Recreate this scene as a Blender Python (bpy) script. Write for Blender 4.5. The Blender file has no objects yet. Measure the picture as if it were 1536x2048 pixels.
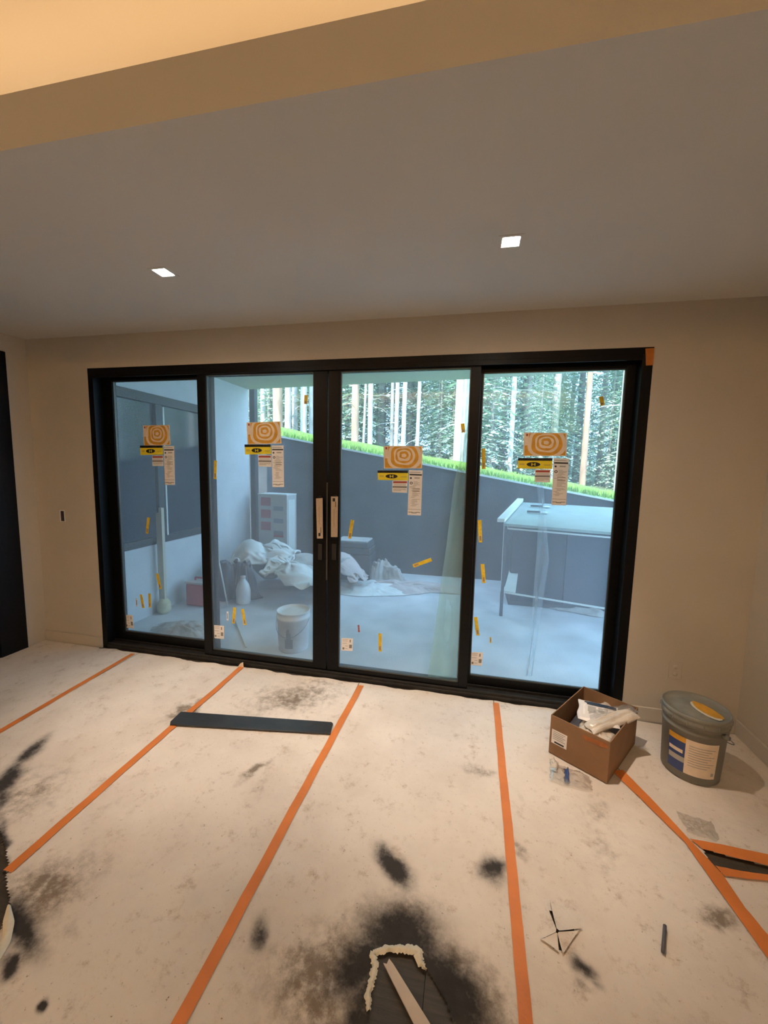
import bpy, math, random
import numpy as np
from mathutils import Vector, Matrix, Euler
random.seed(7)
SC = bpy.context.scene
COL = SC.collection

# ---------------------------------------------------------------- camera
cam_d = bpy.data.cameras.new('camera'); cam = bpy.data.objects.new('camera', cam_d); COL.objects.link(cam)
cam_d.sensor_fit = 'HORIZONTAL'; cam_d.sensor_width = 36.0
cam_d.lens = 36.0 * 797.07 / 1536
cam_d.clip_start = 0.05; cam_d.clip_end = 300
_r = [[0.977476, -0.043033, 0.206611], [0.210012, 0.101637, -0.972402], [0.020846, 0.99389, 0.108385]]
m = Matrix(_r).to_4x4(); m.translation = Vector((3.1691, -2.8432, 1.6589))
cam.matrix_world = m
SC.camera = cam

# ---------------------------------------------------------------- sky, sun, exposure
SC.view_settings.view_transform = 'Standard'; SC.view_settings.look = 'None'
SC.view_settings.gamma = 1.0; SC.view_settings.exposure = 1.25
SC.view_settings.use_curve_mapping = False
w = bpy.data.worlds.new('sky'); SC.world = w; w.use_nodes = True
bg = w.node_tree.nodes['Background']
bg.inputs[0].default_value = (0.42, 0.655, 1.0, 1); bg.inputs[1].default_value = 2.75
sun_d = bpy.data.lights.new('sun', 'SUN'); sun = bpy.data.objects.new('sun', sun_d); COL.objects.link(sun)
sun_d.energy = 3.8; sun_d.angle = 0.03; sun_d.color = (1.0, 0.95, 0.85)
sun.rotation_euler = Vector((0.38, 0.80, -0.62)).to_track_quat('-Z', 'Y').to_euler()
cy = SC.cycles
cy.max_bounces = 8; cy.transparent_max_bounces = 16; cy.diffuse_bounces = 4; cy.caustics_reflective = False; cy.caustics_refractive = False
cy.sample_clamp_indirect = 4.0
cy.use_denoising = True

def spot(name, loc, power, color, angle=120, blend=0.9, size=0.05, parent=None):
    d = bpy.data.lights.new(name, 'SPOT'); o = bpy.data.objects.new(name, d); COL.objects.link(o)
    d.energy = power; d.color = color; d.spot_size = math.radians(angle); d.spot_blend = blend; d.shadow_soft_size = size
    o.location = loc
    if parent: o.parent = parent
    return o

# ---------------------------------------------------------------- materials
def mat(name, color, rough=0.6, metal=0.0, var=0.0, vscale=8.0, bump=0.0, bscale=60.0, spec=0.5, trans=0.0, coat=0.0, stretch=(1,1,1), sheen=0.0):
    M = bpy.data.materials.new(name); M.use_nodes = True
    nt = M.node_tree; N = nt.nodes; L = nt.links; b = N['Principled BSDF']
    b.inputs['Base Color'].default_value = (*color, 1); b.inputs['Roughness'].default_value = rough
    b.inputs['Metallic'].default_value = metal; b.inputs['Specular IOR Level'].default_value = spec
    if coat: b.inputs['Coat Weight'].default_value = coat
    if sheen: b.inputs['Sheen Weight'].default_value = sheen
    tc = N.new('ShaderNodeTexCoord'); mp = N.new('ShaderNodeMapping'); mp.inputs['Scale'].default_value = stretch
    L.new(tc.outputs['Object'], mp.inputs[0])
    if var:
        nz = N.new('ShaderNodeTexNoise'); nz.inputs['Scale'].default_value = vscale; nz.inputs['Detail'].default_value = 6
        L.new(mp.outputs[0], nz.inputs['Vector'])
        rp = N.new('ShaderNodeValToRGB'); e = rp.color_ramp.elements
        e[0].position = 0.3; e[1].position = 0.7
        e[0].color = (*[max(0, c * (1 - var)) for c in color], 1); e[1].color = (*[min(1, c * (1 + var)) for c in color], 1)
        L.new(nz.outputs[0], rp.inputs[0]); L.new(rp.outputs[0], b.inputs['Base Color'])
    if bump:
        n2 = N.new('ShaderNodeTexNoise'); n2.inputs['Scale'].default_value = bscale; n2.inputs['Detail'].default_value = 5
        L.new(mp.outputs[0], n2.inputs['Vector'])
        bp = N.new('ShaderNodeBump'); bp.inputs['Strength'].default_value = bump; bp.inputs['Distance'].default_value = 0.01
        L.new(n2.outputs[0], bp.inputs['Height']); L.new(bp.outputs[0], b.inputs['Normal'])
    return M

def emis(name, color, strength):
    M = bpy.data.materials.new(name); M.use_nodes = True; nt = M.node_tree
    b = nt.nodes['Principled BSDF']; b.inputs['Base Color'].default_value = (*color, 1)
    b.inputs['Emission Color'].default_value = (*color, 1); b.inputs['Emission Strength'].default_value = strength
    return M

def sheer(name, tint, solid, color, rough=0.25, gloss=0.08, scale=14.0, vary=0.5, transl=0.5, stretch=(1,1,1), fm=0.8):
    """thin transparent sheet: clear pane / plastic film with a haze of its own"""
    M = bpy.data.materials.new(name); M.use_nodes = True; nt = M.node_tree; N = nt.nodes; L = nt.links
    for n in list(N): N.remove(n)
    out = N.new('ShaderNodeOutputMaterial')
    tr = N.new('ShaderNodeBsdfTransparent'); tr.inputs[0].default_value = (*tint, 1)
    df = N.new('ShaderNodeBsdfDiffuse'); df.inputs[0].default_value = (*color, 1)
    tl = N.new('ShaderNodeBsdfTranslucent'); tl.inputs[0].default_value = (*color, 1)
    gl = N.new('ShaderNodeBsdfGlossy'); gl.inputs['Roughness'].default_value = rough
    m0 = N.new('ShaderNodeMixShader'); m0.inputs[0].default_value = transl
    L.new(df.outputs[0], m0.inputs[1]); L.new(tl.outputs[0], m0.inputs[2])
    m1 = N.new('ShaderNodeMixShader')
    nz = N.new('ShaderNodeTexNoise'); nz.inputs['Scale'].default_value = scale; nz.inputs['Detail'].default_value = 5
    tc = N.new('ShaderNodeTexCoord'); mp = N.new('ShaderNodeMapping'); mp.inputs['Scale'].default_value = stretch
    L.new(tc.outputs['Object'], mp.inputs[0]); L.new(mp.outputs[0], nz.inputs['Vector'])
    mr = N.new('ShaderNodeMapRange'); mr.inputs[1].default_value = 0.3; mr.inputs[2].default_value = 0.75
    mr.inputs[3].default_value = solid * (1 - vary); mr.inputs[4].default_value = min(1, solid * (1 + vary))
    L.new(nz.outputs[0], mr.inputs[0]); L.new(mr.outputs[0], m1.inputs[0])
    L.new(tr.outputs[0], m1.inputs[1]); L.new(m0.outputs[0], m1.inputs[2])
    m2 = N.new('ShaderNodeMixShader')
    fr = N.new('ShaderNodeFresnel'); fr.inputs[0].default_value = 1.3
    mm = N.new('ShaderNodeMath'); mm.operation = 'MULTIPLY_ADD'; mm.inputs[1].default_value = fm; mm.inputs[2].default_value = gloss
    L.new(fr.outputs[0], mm.inputs[0]); L.new(mm.outputs[0], m2.inputs[0])
    L.new(m1.outputs[0], m2.inputs[1]); L.new(gl.outputs[0], m2.inputs[2])
    L.new(m2.outputs[0], out.inputs[0])
    return M

MT = {}
MT['wall'] = mat('wall_paint', (0.63, 0.58, 0.50), 0.75, var=0.03, vscale=3, bump=0.05, bscale=220)
MT['ceil'] = mat('ceiling_paint', (0.67, 0.645, 0.59), 0.85, var=0.02, vscale=2, bump=0.05, bscale=180)
MT['black'] = mat('black_aluminium', (0.0035, 0.0034, 0.0036), 0.4, metal=0.0, var=0.3, vscale=40, bump=0.04, bscale=300, spec=0.22)
MT['blackdust'] = mat('dusty_black_aluminium', (0.014, 0.012, 0.01), 0.55, var=0.6, vscale=18, bump=0.15, bscale=90)
MT['bead'] = mat('aluminium_spacer', (0.10, 0.10, 0.09), 0.4, metal=0.6)
MT['wood'] = mat('walnut_floor', (0.060, 0.048, 0.036), 0.55, var=0.35, vscale=6, bump=0.2, bscale=40, stretch=(1, 12, 1))
MT['tape'] = mat('orange_tape', (0.72, 0.22, 0.05), 0.5, var=0.12, vscale=5, bump=0.25, bscale=35)
MT['otape'] = mat('frame_tape', (0.62, 0.20, 0.03), 0.6, var=0.1, vscale=30)
MT['white'] = mat('white_print', (0.90, 0.88, 0.86), 0.5)
MT['cream'] = mat('cream_print', (0.88, 0.74, 0.58), 0.5, var=0.05, vscale=40)
MT['yellow'] = mat('yellow_print', (0.90, 0.74, 0.03), 0.5)
MT['ytape'] = mat('yellow_tape', (0.80, 0.56, 0.03), 0.45, var=0.15, vscale=60)
MT['ink'] = mat('black_ink', (0.015, 0.014, 0.012), 0.5)
MT['greyink'] = mat('grey_ink', (0.26, 0.25, 0.23), 0.6)
MT['lgrey'] = mat('light_grey_ink', (0.45, 0.43, 0.40), 0.6)
MT['redink'] = mat('red_ink', (0.42, 0.07, 0.045), 0.5)
MT['brownink'] = mat('brown_ink', (0.40, 0.27, 0.16), 0.5)
MT['kraft'] = mat('kraft_tape', (0.52, 0.40, 0.28), 0.7, var=0.08, vscale=60)
MT['card'] = mat('cardboard', (0.29, 0.165, 0.085), 0.8, var=0.08, vscale=12, bump=0.1, bscale=120)
MT['cardtorn'] = mat('torn_cardboard', (0.42, 0.15, 0.05), 0.9, var=0.15, vscale=30)
MT['grey'] = mat('grey_plastic', (0.20, 0.195, 0.165), 0.45, var=0.08, vscale=10, bump=0.05, bscale=60)
MT['greylid'] = mat('grey_lid', (0.25, 0.25, 0.215), 0.4, var=0.12, vscale=14, bump=0.05, bscale=60)
MT['blue'] = mat('blue_print', (0.045, 0.08, 0.23), 0.4)
MT['orange'] = mat('orange_print', (0.72, 0.36, 0.035), 0.5, var=0.15, vscale=25)
MT['board'] = mat('charcoal_board', (0.032, 0.034, 0.038), 0.38, var=0.2, vscale=10, bump=0.05, bscale=50)
MT['boardedge'] = mat('board_edge', (0.05, 0.04, 0.03), 0.6)
MT['stickw'] = mat('pale_strip', (0.62, 0.52, 0.43), 0.7, var=0.05, vscale=20)
MT['torn'] = mat('torn_paper_edge', (0.76, 0.70, 0.56), 0.9, var=0.06, vscale=40, bump=0.3, bscale=80)
MT['pouch'] = mat('white_pouch', (0.80, 0.76, 0.74), 0.35, var=0.03, vscale=20, bump=0.1, bscale=30)
MT['glovebag'] = mat('milky_plastic', (0.66, 0.60, 0.52), 0.25, var=0.12, vscale=16, bump=0.4, bscale=25, coat=0.5)
MT['navy'] = mat('navy_print', (0.03, 0.04, 0.07), 0.4)
MT['clear'] = sheer('clear_plastic', (0.94, 0.93, 0.92), 0.20, (0.75, 0.72, 0.66), rough=0.15, gloss=0.09, scale=40, vary=0.7, transl=0.3, fm=0.25)
MT['glass'] = sheer('filmed_glass', (0.84, 0.92, 0.90), 0.215, (0.93, 0.96, 1.0), rough=0.02, gloss=0.01, scale=1.6, vary=0.07, transl=0.8, fm=0.4)
MT['film'] = sheer('loose_film', (0.86, 0.92, 0.80), 0.32, (0.70, 0.78, 0.60), rough=0.3, gloss=0.03, scale=3, vary=0.3, transl=0.7, stretch=(3, 1, 0.6))
MT['filmblue'] = sheer('folded_film', (0.90, 0.95, 0.97), 0.20, (0.80, 0.88, 0.92), rough=0.3, gloss=0.04, scale=6, vary=0.5, transl=0.7, stretch=(4, 1, 0.5))
MT['darkglass'] = mat('dark_window_glass', (0.018, 0.034, 0.050), 0.06, spec=0.7)
MT['stucco'] = mat('patio_stucco', (0.55, 0.58, 0.58), 0.9, var=0.05, vscale=6, bump=0.3, bscale=120)
MT['soffit'] = mat('patio_soffit', (0.50, 0.54, 0.43), 0.85, var=0.04, vscale=5)
MT['concrete'] = mat('patio_concrete', (0.56, 0.58, 0.60), 0.85, var=0.18, vscale=2.2, bump=0.2, bscale=60)
MT['retain'] = mat('dark_retaining', (0.058, 0.064, 0.070), 0.85, var=0.25, vscale=3.5, bump=0.3, bscale=40)
MT['flash'] = mat('pale_flashing', (0.62, 0.66, 0.62), 0.5, var=0.05, vscale=8)
MT['bronze'] = mat('dark_bronze_frame', (0.025, 0.033, 0.036), 0.5)
MT['grass'] = mat('lawn_grass', (0.20, 0.34, 0.07), 0.9, var=0.35, vscale=2.5, bump=0.5, bscale=30)
MT['soil'] = mat('forest_floor', (0.20, 0.26, 0.13), 0.95, var=0.4, vscale=2)
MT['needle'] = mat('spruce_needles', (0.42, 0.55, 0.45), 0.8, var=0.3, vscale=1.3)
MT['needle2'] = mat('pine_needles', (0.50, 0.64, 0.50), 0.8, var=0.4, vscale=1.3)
MT['bark'] = mat('grey_bark', (0.36, 0.33, 0.30), 0.9, var=0.35, vscale=7, bump=0.6, bscale=25, stretch=(1, 1, 0.25))
MT['barkred'] = mat('reddish_bark', (0.46, 0.30, 0.21), 0.9, var=0.3, vscale=7, bump=0.6, bscale=25, stretch=(1, 1, 0.25))
MT['barkpale'] = mat('pale_bark', (0.58, 0.55, 0.52), 0.9, var=0.3, vscale=9, bump=0.5, bscale=25, stretch=(1, 1, 0.3))
MT['cloth'] = mat('white_drop_cloth', (0.68, 0.70, 0.68), 0.95, var=0.12, vscale=7, bump=0.5, bscale=20)
MT['clothgrey'] = mat('stained_drop_cloth', (0.42, 0.41, 0.39), 0.95, var=0.25, vscale=6, bump=0.5, bscale=20)
MT['clothpink'] = mat('pinkish_drop_cloth', (0.52, 0.45, 0.43), 0.95, var=0.15, vscale=6, bump=0.5, bscale=20)
MT['trash'] = mat('dark_plastic_sack', (0.10, 0.10, 0.12), 0.4, var=0.2, vscale=8, bump=0.5, bscale=15)
MT['redp'] = mat('red_plastic', (0.48, 0.07, 0.08), 0.45, var=0.1, vscale=6)
MT['carton'] = mat('pale_carton', (0.42, 0.42, 0.40), 0.8, var=0.06, vscale=8)
MT['cartonred'] = mat('carton_red_print', (0.36, 0.12, 0.15), 0.8)
MT['cartongrey'] = mat('carton_grey_print', (0.25, 0.27, 0.29), 0.8)
MT['bucketw'] = mat('white_bucket_plastic', (0.62, 0.64, 0.64), 0.5, var=0.12, vscale=10)
MT['timber'] = mat('pale_timber', (0.52, 0.50, 0.38), 0.8, var=0.12, vscale=5, stretch=(1, 1, 0.2))
MT['cabdk'] = mat('cabinet_panel', (0.035, 0.04, 0.05), 0.7)
MT['cabdk2'] = mat('cabinet_panel_blue', (0.05, 0.06, 0.075), 0.7)
MT['barkdk'] = mat('brown_panel', (0.05, 0.046, 0.042), 0.8, var=0.2, vscale=5)
MT['sheet'] = mat('table_sheet', (0.30, 0.38, 0.36), 0.35, var=0.15, vscale=3)
MT['steel'] = mat('steel_frame', (0.30, 0.32, 0.34), 0.5, metal=0.3)
MT['steeldk'] = mat('dark_steel', (0.06, 0.065, 0.07), 0.6)
MT['lamp'] = emis('lamp_lens', (1.0, 0.93, 0.84), 30)
MT['led'] = emis('led_strip', (1.0, 0.6, 0.25), 2)
MT['yellowb'] = mat('pale_yellow_foam', (0.52, 0.50, 0.32), 0.8, var=0.2, vscale=12)
MT['boxin'] = mat('electrical_box_dark', (0.03, 0.02, 0.035), 0.6)

# ---------------------------------------------------------------- mesh builder
class MB:
    def __init__(s): s.v = []; s.f = []; s.mi = []; s.sm = []
    def add(s, vs, fs, mi=0, sm=False):
        b = len(s.v); s.v += [tuple(q) for q in vs]
        for f in fs: s.f.append(tuple(b + i for i in f)); s.mi.append(mi); s.sm.append(sm)
    def box(s, x0, x1, y0, y1, z0, z1, mi=0):
        s.add([(x0,y0,z0),(x1,y0,z0),(x1,y1,z0),(x0,y1,z0),(x0,y0,z1),(x1,y0,z1),(x1,y1,z1),(x0,y1,z1)],
              [(0,3,2,1),(4,5,6,7),(0,1,5,4),(1,2,6,5),(2,3,7,6),(3,0,4,7)], mi)
    def prism(s, pts, z0, z1, mi=0):
        n = len(pts); a = sum(pts[i][0]*pts[(i+1)%n][1]-pts[(i+1)%n][0]*pts[i][1] for i in range(n))
        if a < 0: pts = pts[::-1]
        s.add([(x,y,z0) for x,y in pts] + [(x,y,z1) for x,y in pts],
              [tuple(range(n-1,-1,-1)), tuple(range(n,2*n))] + [(i,(i+1)%n,n+(i+1)%n,n+i) for i in range(n)], mi)
    def vprism(s, pts, y0, y1, mi=0):
        """outline in (x,z), thickness along y (y0 is the face towards the room)"""
        n = len(pts); a = sum(pts[i][0]*pts[(i+1)%n][1]-pts[(i+1)%n][0]*pts[i][1] for i in range(n))
        if a < 0: pts = pts[::-1]
        s.add([(x,y0,z) for x,z in pts] + [(x,y1,z) for x,z in pts],
              [tuple(range(n)), tuple(range(2*n-1,n-1,-1))] + [((i+1)%n,i,n+i,n+(i+1)%n) for i in range(n)], mi)
    def bar(s, a, b, r, mi=0, n=8, r2=None, cap=True):
        a = Vector(a); b = Vector(b); d = (b-a).normalized(); r2 = r if r2 is None else r2
        u = d.orthogonal().normalized(); w_ = d.cross(u); vs = []
        for P, R_ in ((a, r), (b, r2)):
            for i in range(n):
                t = 2*math.pi*i/n; vs.append(P + (u*math.cos(t)+w_*math.sin(t))*R_)
        fs = [(i,(i+1)%n,n+(i+1)%n,n+i) for i in range(n)]
        if cap: fs += [tuple(range(n-1,-1,-1)), tuple(range(n,2*n))]
        s.add(vs, fs, mi, n > 5)
    def lathe(s, prof, cx=0, cy=0, n=40, mi=0, sm=True, fn=None):
        vs = []; k = len(prof)
        for i in range(n):
            t = 2*math.pi*i/n
            for r, z in prof: vs.append((cx+r*math.cos(t), cy+r*math.sin(t), z))
        fs = []
        for i in range(n):
            j = (i+1) % n
            for q in range(k-1): fs.append((i*k+q, j*k+q, j*k+q+1, i*k+q+1))
        s.add(vs, fs, mi, sm)
    def grid(s, fn, nu, nv, mi=0, sm=True):
        vs = [fn(i/nu, j/nv) for j in range(nv+1) for i in range(nu+1)]
        s.add(vs, [(j*(nu+1)+i, j*(nu+1)+i+1, (j+1)*(nu+1)+i+1, (j+1)*(nu+1)+i) for j in range(nv) for i in range(nu)], mi, sm)
    def mesh(s, name, mats):
        me = bpy.data.meshes.new(name); me.from_pydata(s.v, [], s.f)
        for m_ in (mats if isinstance(mats, (list, tuple)) else [mats]): me.materials.append(MT[m_] if isinstance(m_, str) else m_)
        me.polygons.foreach_set('material_index', s.mi); me.polygons.foreach_set('use_smooth', s.sm); me.update()
        return me
    def build(s, name, mats, parent=None, loc=None, bevel=0, origin=None):
        if origin is not None: s.v = [(x-origin[0], y-origin[1], z-origin[2]) for x,y,z in s.v]
        o = bpy.data.objects.new(name, s.mesh(name, mats)); COL.objects.link(o)
        if parent: o.parent = parent
        if loc is not None: o.location = loc
        elif origin is not None: o.location = origin
        if bevel:
            b = o.modifiers.new('bevel', 'BEVEL'); b.width = bevel; b.segments = 2; b.limit_method = 'ANGLE'
        return o
def tag(o, label, cat, group=None, kind=None):
    if label: o['label'] = label
    if cat: o['category'] = cat
    if group: o['group'] = group
    if kind: o['kind'] = kind
    return o
def struct(o, label=None, cat=None):
    o['kind'] = 'structure'
    if label: o['label'] = label
    if cat: o['category'] = cat
    return o
def empty(name, loc, label, cat, group=None, rz=0):
    o = bpy.data.objects.new(name, None); COL.objects.link(o); o.location = loc; o.rotation_euler = (0, 0, rz)
    o.empty_display_size = 0.1
    return tag(o, label, cat, group)

# value noise helpers (numpy)
_rng = np.random.RandomState(3); _tab = _rng.rand(512, 512)
def vn(x, y):
    xi = np.floor(x).astype(int); yi = np.floor(y).astype(int); fx = x-xi; fy = y-yi
    fx = fx*fx*(3-2*fx); fy = fy*fy*(3-2*fy)
    g = lambda a, b: _tab[a % 512, b % 512]
    return (g(xi,yi)*(1-fx)+g(xi+1,yi)*fx)*(1-fy)+(g(xi,yi+1)*(1-fx)+g(xi+1,yi+1)*fx)*fy
def fbm(x, y, o=4):
    r = 0; a = 0.5; t = 0
    for i in range(o): r = r+a*vn(x*2**i+17*i, y*2**i+9*i); t += a; a *= 0.5
    return r/t

# ================================================================= STRUCTURE
XL, XR, W, H = -0.63, 4.92, 4.248, 2.44
ZC, ZU, YE, YB = 2.70, 3.15, -1.68, -6.2
# back wall (with the sliding door opening)
b = MB(); b.box(XL-.2, 0, 0, .2, -.1, 3.2); b.box(W, XR+.2, 0, .2, -.1, 3.2); b.box(0, W, 0, .2, H, 3.2)
back = struct(b.build('wall_back', 'wall'), 'beige painted end wall around the black sliding door', 'wall')
# left wall, opening for the second dark frame
b = MB(); b.box(XL-.2, XL, -.17, 0, -.1, 3.2); b.box(XL-.2, XL, -2.6, -.17, 2.55, 3.2); b.box(XL-.2, XL, YB, -2.6, -.1, 3.2)
struct(b.build('wall_left', 'wall'), 'beige left side wall beside the black door frame', 'wall')
b = MB(); b.box(XR, XR+.2, YB, 0, -.1, 3.2)
struct(b.build('wall_right', 'wall'), 'beige right side wall behind the grey bucket', 'wall')
b = MB(); b.box(XL-.2, XR+.2, YB-.2, YB, -.1, 3.4)
struct(b.build('wall_front', 'wall'))
# lowered ceiling with two square holes
LX = [(1.485, -.845), (3.305, -.83)]; hs = .042
b = MB(); xs = [XL, LX[0][0]-hs, LX[0][0]+hs, LX[1][0]-hs, LX[1][0]+hs, XR]
for i in range(5):
    x0, x1 = xs[i], xs[i+1]
    if i in (1, 3):
        yc = LX[0 if i == 1 else 1][1]
        b.box(x0, x1, YE, yc-hs, ZC, ZC+.03); b.box(x0, x1, yc+hs, 0, ZC, ZC+.03)
    else: b.box(x0, x1, YE, 0, ZC, ZC+.03)
b.box(XL, XR, YE, YE+.018, ZC+.03, 2.868)
b.box(XL, XR, -.75, -.73, ZC+.03, ZU)
b.box(XL, XR, YB, -5.18, ZC, ZC+.03); b.box(XL, XR, -5.2, -5.18, ZC+.03, 2.868)
struct(b.build('ceiling', 'ceil'), 'lowered grey-beige ceiling with square downlights and upstand lip', 'ceiling')
b = MB(); b.box(XL, XR, YB, -.73, ZU, ZU+.05); b.box(XL-.3, XR+.3, YB-.3, .2, 3.40, 3.45)
struct(b.build('ceiling_upper', 'ceil'), 'raised ceiling glowing warm orange at top left', 'ceiling')
# baseboards
b = MB(); b.box(W+.002, XR, -.014, 0, 0, .105); struct(b.build('baseboard_back', 'wall', bevel=.003))
b = MB(); b.box(XR-.014, XR, YB, -.016, 0, .105); struct(b.build('baseboard_right', 'wall', bevel=.003))
b = MB(); b.box(XL+.001, -.002, -.013, 0, 0, .1); struct(b.build('baseboard_left', 'wall', bevel=.003))

# subfloor: dark wooden planks
floor = bpy.data.objects.new('floor', None); COL.objects.link(floor); struct(floor, 'floor of dark planks under taped white protection paper', 'floor')
pl = MB(); pl.box(-.092, .092, -1.19, 1.19, -.02, 0)
pm = pl.mesh('plank', 'wood')
k = 0
for i in range(30):
    x = XL+.1+i*.186
    for j in range(3):
        o = bpy.data.objects.new('plank', pm); COL.objects.link(o); o.parent = floor
        o.location = (x, -.95-j*2.39-(i % 3)*.0, -.001)
b = MB(); b.box(XL-.3, XR+.1, YB, .2, -.08, -.022); b.box(XL-.25, XL-.01, -2.6, -.1, -.022, -.001); u = b.build('subfloor', 'wood', floor)

# ---- protection paper with stains
def blob(c, ax, s=1.0, p=2.0):
    return (c, ax, s, p)
BLACK = [  # centre, point on long axis, point on short axis, strength
 ((2.927,-1.364),(2.849,-1.303),(2.955,-1.329),1.5), ((3.339,-1.28),(3.342,-1.224),(3.396,-1.267),1.25),
 ((2.508,-1.707),(2.48,-1.656),(2.544,-1.699),1.0), ((3.008,-1.61),(2.977,-1.493),(3.154,-1.582),1.4),
 ((2.887,-1.711),(2.952,-1.607),(2.803,-1.695),1.3), ((3.154,-1.71),(3.039,-1.587),(3.265,-1.678),1.45),
 ((3.023,-1.759),(3.003,-1.642),(3.155,-1.729),1.9), ((2.838,-1.75),(2.917,-1.725),(2.823,-1.701),.95),
 ((3.218,-1.762),(3.169,-1.687),(3.289,-1.752),1.15), ((2.915,-1.843),(2.915,-1.784),(2.967,-1.831),1.25), ((3.608,-1.557),(3.59,-1.532),(3.641,-1.543),1.15), ((3.634,-1.583),(3.61,-1.559),(3.645,-1.571),.7),
 ((0.883,-1.378),(0.842,-1.265),(0.964,-1.419),1.3), ((0.784,-1.191),(0.745,-1.06),(0.842,-1.218),1.15), ((0.98,-1.478),(0.883,-1.372),(1.063,-1.518),1.0), ((1.669,-1.881),(1.545,-1.816),(1.736,-1.87),1.35),
 ((1.757,-1.974),(1.749,-2),(1.796,-1.99),1.4), ((1.964,-2.035),(1.956,-2.019),(1.98,-2.035),1.6), ((1.27,-1.675),(1.106,-1.564),(1.299,-1.669),1.2), ((1.494,-1.827),(1.411,-1.771),(1.527,-1.82),1.3),
 ((3.902,-1.442),(3.921,-1.399),(3.914,-1.439),.25), ((2.05,-0.333),(2.156,-0.214),(2.095,-0.384),.25),
]
BROWN = [
 ((2.779,-1.777),(2.729,-1.643),(2.999,-1.713),1.0), ((2.99,-1.566),(2.953,-1.469),(3.17,-1.541),.8), ((3.209,-1.704),(3.171,-1.572),(3.334,-1.688),1.05), ((1.631,-1.777),(1.71,-1.628),(1.76,-1.86),1.05), ((1.828,-1.852),(1.823,-1.751),(1.952,-1.884),.5),
 ((4.152,-1.284),(4.203,-1.302),(4.185,-1.246),1.2), ((3.874,-0.877),(3.913,-1.053),(3.955,-0.798),.55), ((3.789,-1.058),(3.816,-1.229),(3.853,-1.018),.6), ((3.692,-1.237),(3.716,-1.381),(3.738,-1.206),.35), ((3.606,-1.606),(3.663,-1.637),(3.643,-1.578),.7),
 ((2.002,-0.312),(2.322,-0.13),(2.111,-0.469),.85), ((1.901,-0.492),(2.165,-0.238),(1.97,-0.588),.55), ((1.354,-0.617),(1.425,-0.502),(1.418,-0.697),1.1), ((2.116,-0.111),(2.427,-0.09),(2.16,-0.226),.6), ((3.295,-0.736),(3.399,-0.766),(3.31,-0.674),.75),
 ((2.096,-1.025),(2.133,-0.928),(2.124,-1.044),1.1), ((3.489,-0.878),(3.518,-1.018),(3.51,-0.867),.5), ((2.174,-1.061),(2.147,-0.834),(2.208,-1.07),.5), ((1.64,-1.409),(1.639,-1.189),(1.728,-1.443),.35), ((1.089,-1.421),(1.172,-1.23),(1.283,-1.522),.65),
 ((1.524,-1.408),(1.567,-1.307),(1.595,-1.447),.4), ((1.669,-1.68),(1.743,-1.564),(1.806,-1.736),.7), ((3.161,-1.362),(3.309,-1.571),(3.281,-1.313),.3), ((3.456,-1.16),(3.493,-1.198),(3.49,-1.14),.75), ((2.625,-0.801),(2.819,-0.579),(2.691,-0.936),.3),
 ((1.992,-1.505),(2.045,-1.341),(2.079,-1.552),.35), ((2.466,-1.268),(2.529,-1.108),(2.54,-1.328),.3), ((4.306,-0.803),(4.368,-0.921),(4.387,-0.726),.35), ((3.844,-1.519),(3.925,-1.621),(3.966,-1.477),.3), ((3.349,-1.697),(3.418,-1.737),(3.381,-1.677),.5),
]
def sheetfn(X, Y, lst, amp, fr, sharp):
    r = np.zeros_like(X)
    wx = (fbm(X*fr+3, Y*fr+5)-.5)*amp; wy = (fbm(X*fr+31, Y*fr+57)-.5)*amp
    for c, a, s_, st in lst:
        c = np.array(c); a = np.array(a)-c; s_ = np.array(s_)-c
        M_ = np.array([[a[0], s_[0]], [a[1], s_[1]]]); Mi = np.linalg.inv(M_)
        dx = X+wx-c[0]; dy = Y+wy-c[1]
        u_ = Mi[0,0]*dx+Mi[0,1]*dy; v_ = Mi[1,0]*dx+Mi[1,1]*dy
        r = np.maximum(r, st*np.exp(-(u_*u_+v_*v_)**sharp*.8))
    return r
def inpoly(X, Y, poly):
    r = np.zeros(X.shape, bool); n = len(poly)
    for i in range(n):
        x0, y0 = poly[i]; x1, y1 = poly[(i+1) % n]
        c = ((y0 > Y) != (y1 > Y)) & (X < (x1-x0)*(Y-y0)/((y1-y0) or 1e-9)+x0)
        r ^= c
    return r
HOLE = [(2.926,-1.677),(2.962,-1.657),(3.021,-1.645),(3.056,-1.647),(3.085,-1.669),(3.116,-1.699),(3.156,-1.741),(3.19,-1.802),(2.943,-1.859),(2.94,-1.802),(2.94,-1.753),(2.927,-1.709)]
HOLE2 = [(0.929,-1.606),(1.084,-1.569),(1.255,-1.655),(1.382,-1.726),(1.426,-1.767),(1.543,-1.834),(1.592,-1.89),(1.623,-1.93),(1.507,-1.957)]
GAP = [(4.258,-0.976),(4.367,-0.997),(4.527,-1.002),(4.499,-1.044),(4.247,-1.072)]
CUT = [(3.509,-1.497),(3.531,-1.41),(3.542,-1.401),(3.609,-1.452),(3.592,-1.475),(3.551,-1.518),(3.528,-1.519)]
CORN = [(-1.003,-0.211),(-0.662,-0.225),(-0.646,-0.338),(-0.684,-0.422)]
PM = bpy.data.materials.new('protection_paper'); PM.use_nodes = True
nt = PM.node_tree; N = nt.nodes; L = nt.links; bs = N['Principled BSDF']; bs.inputs['Roughness'].default_value = .88; bs.inputs['Specular IOR Level'].default_value = .25
at = N.new('ShaderNodeAttribute'); at.attribute_name = 'stain'; sep = N.new('ShaderNodeSeparateColor'); L.new(at.outputs['Color'], sep.inputs[0])
tc = N.new('ShaderNodeTexCoord')
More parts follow.
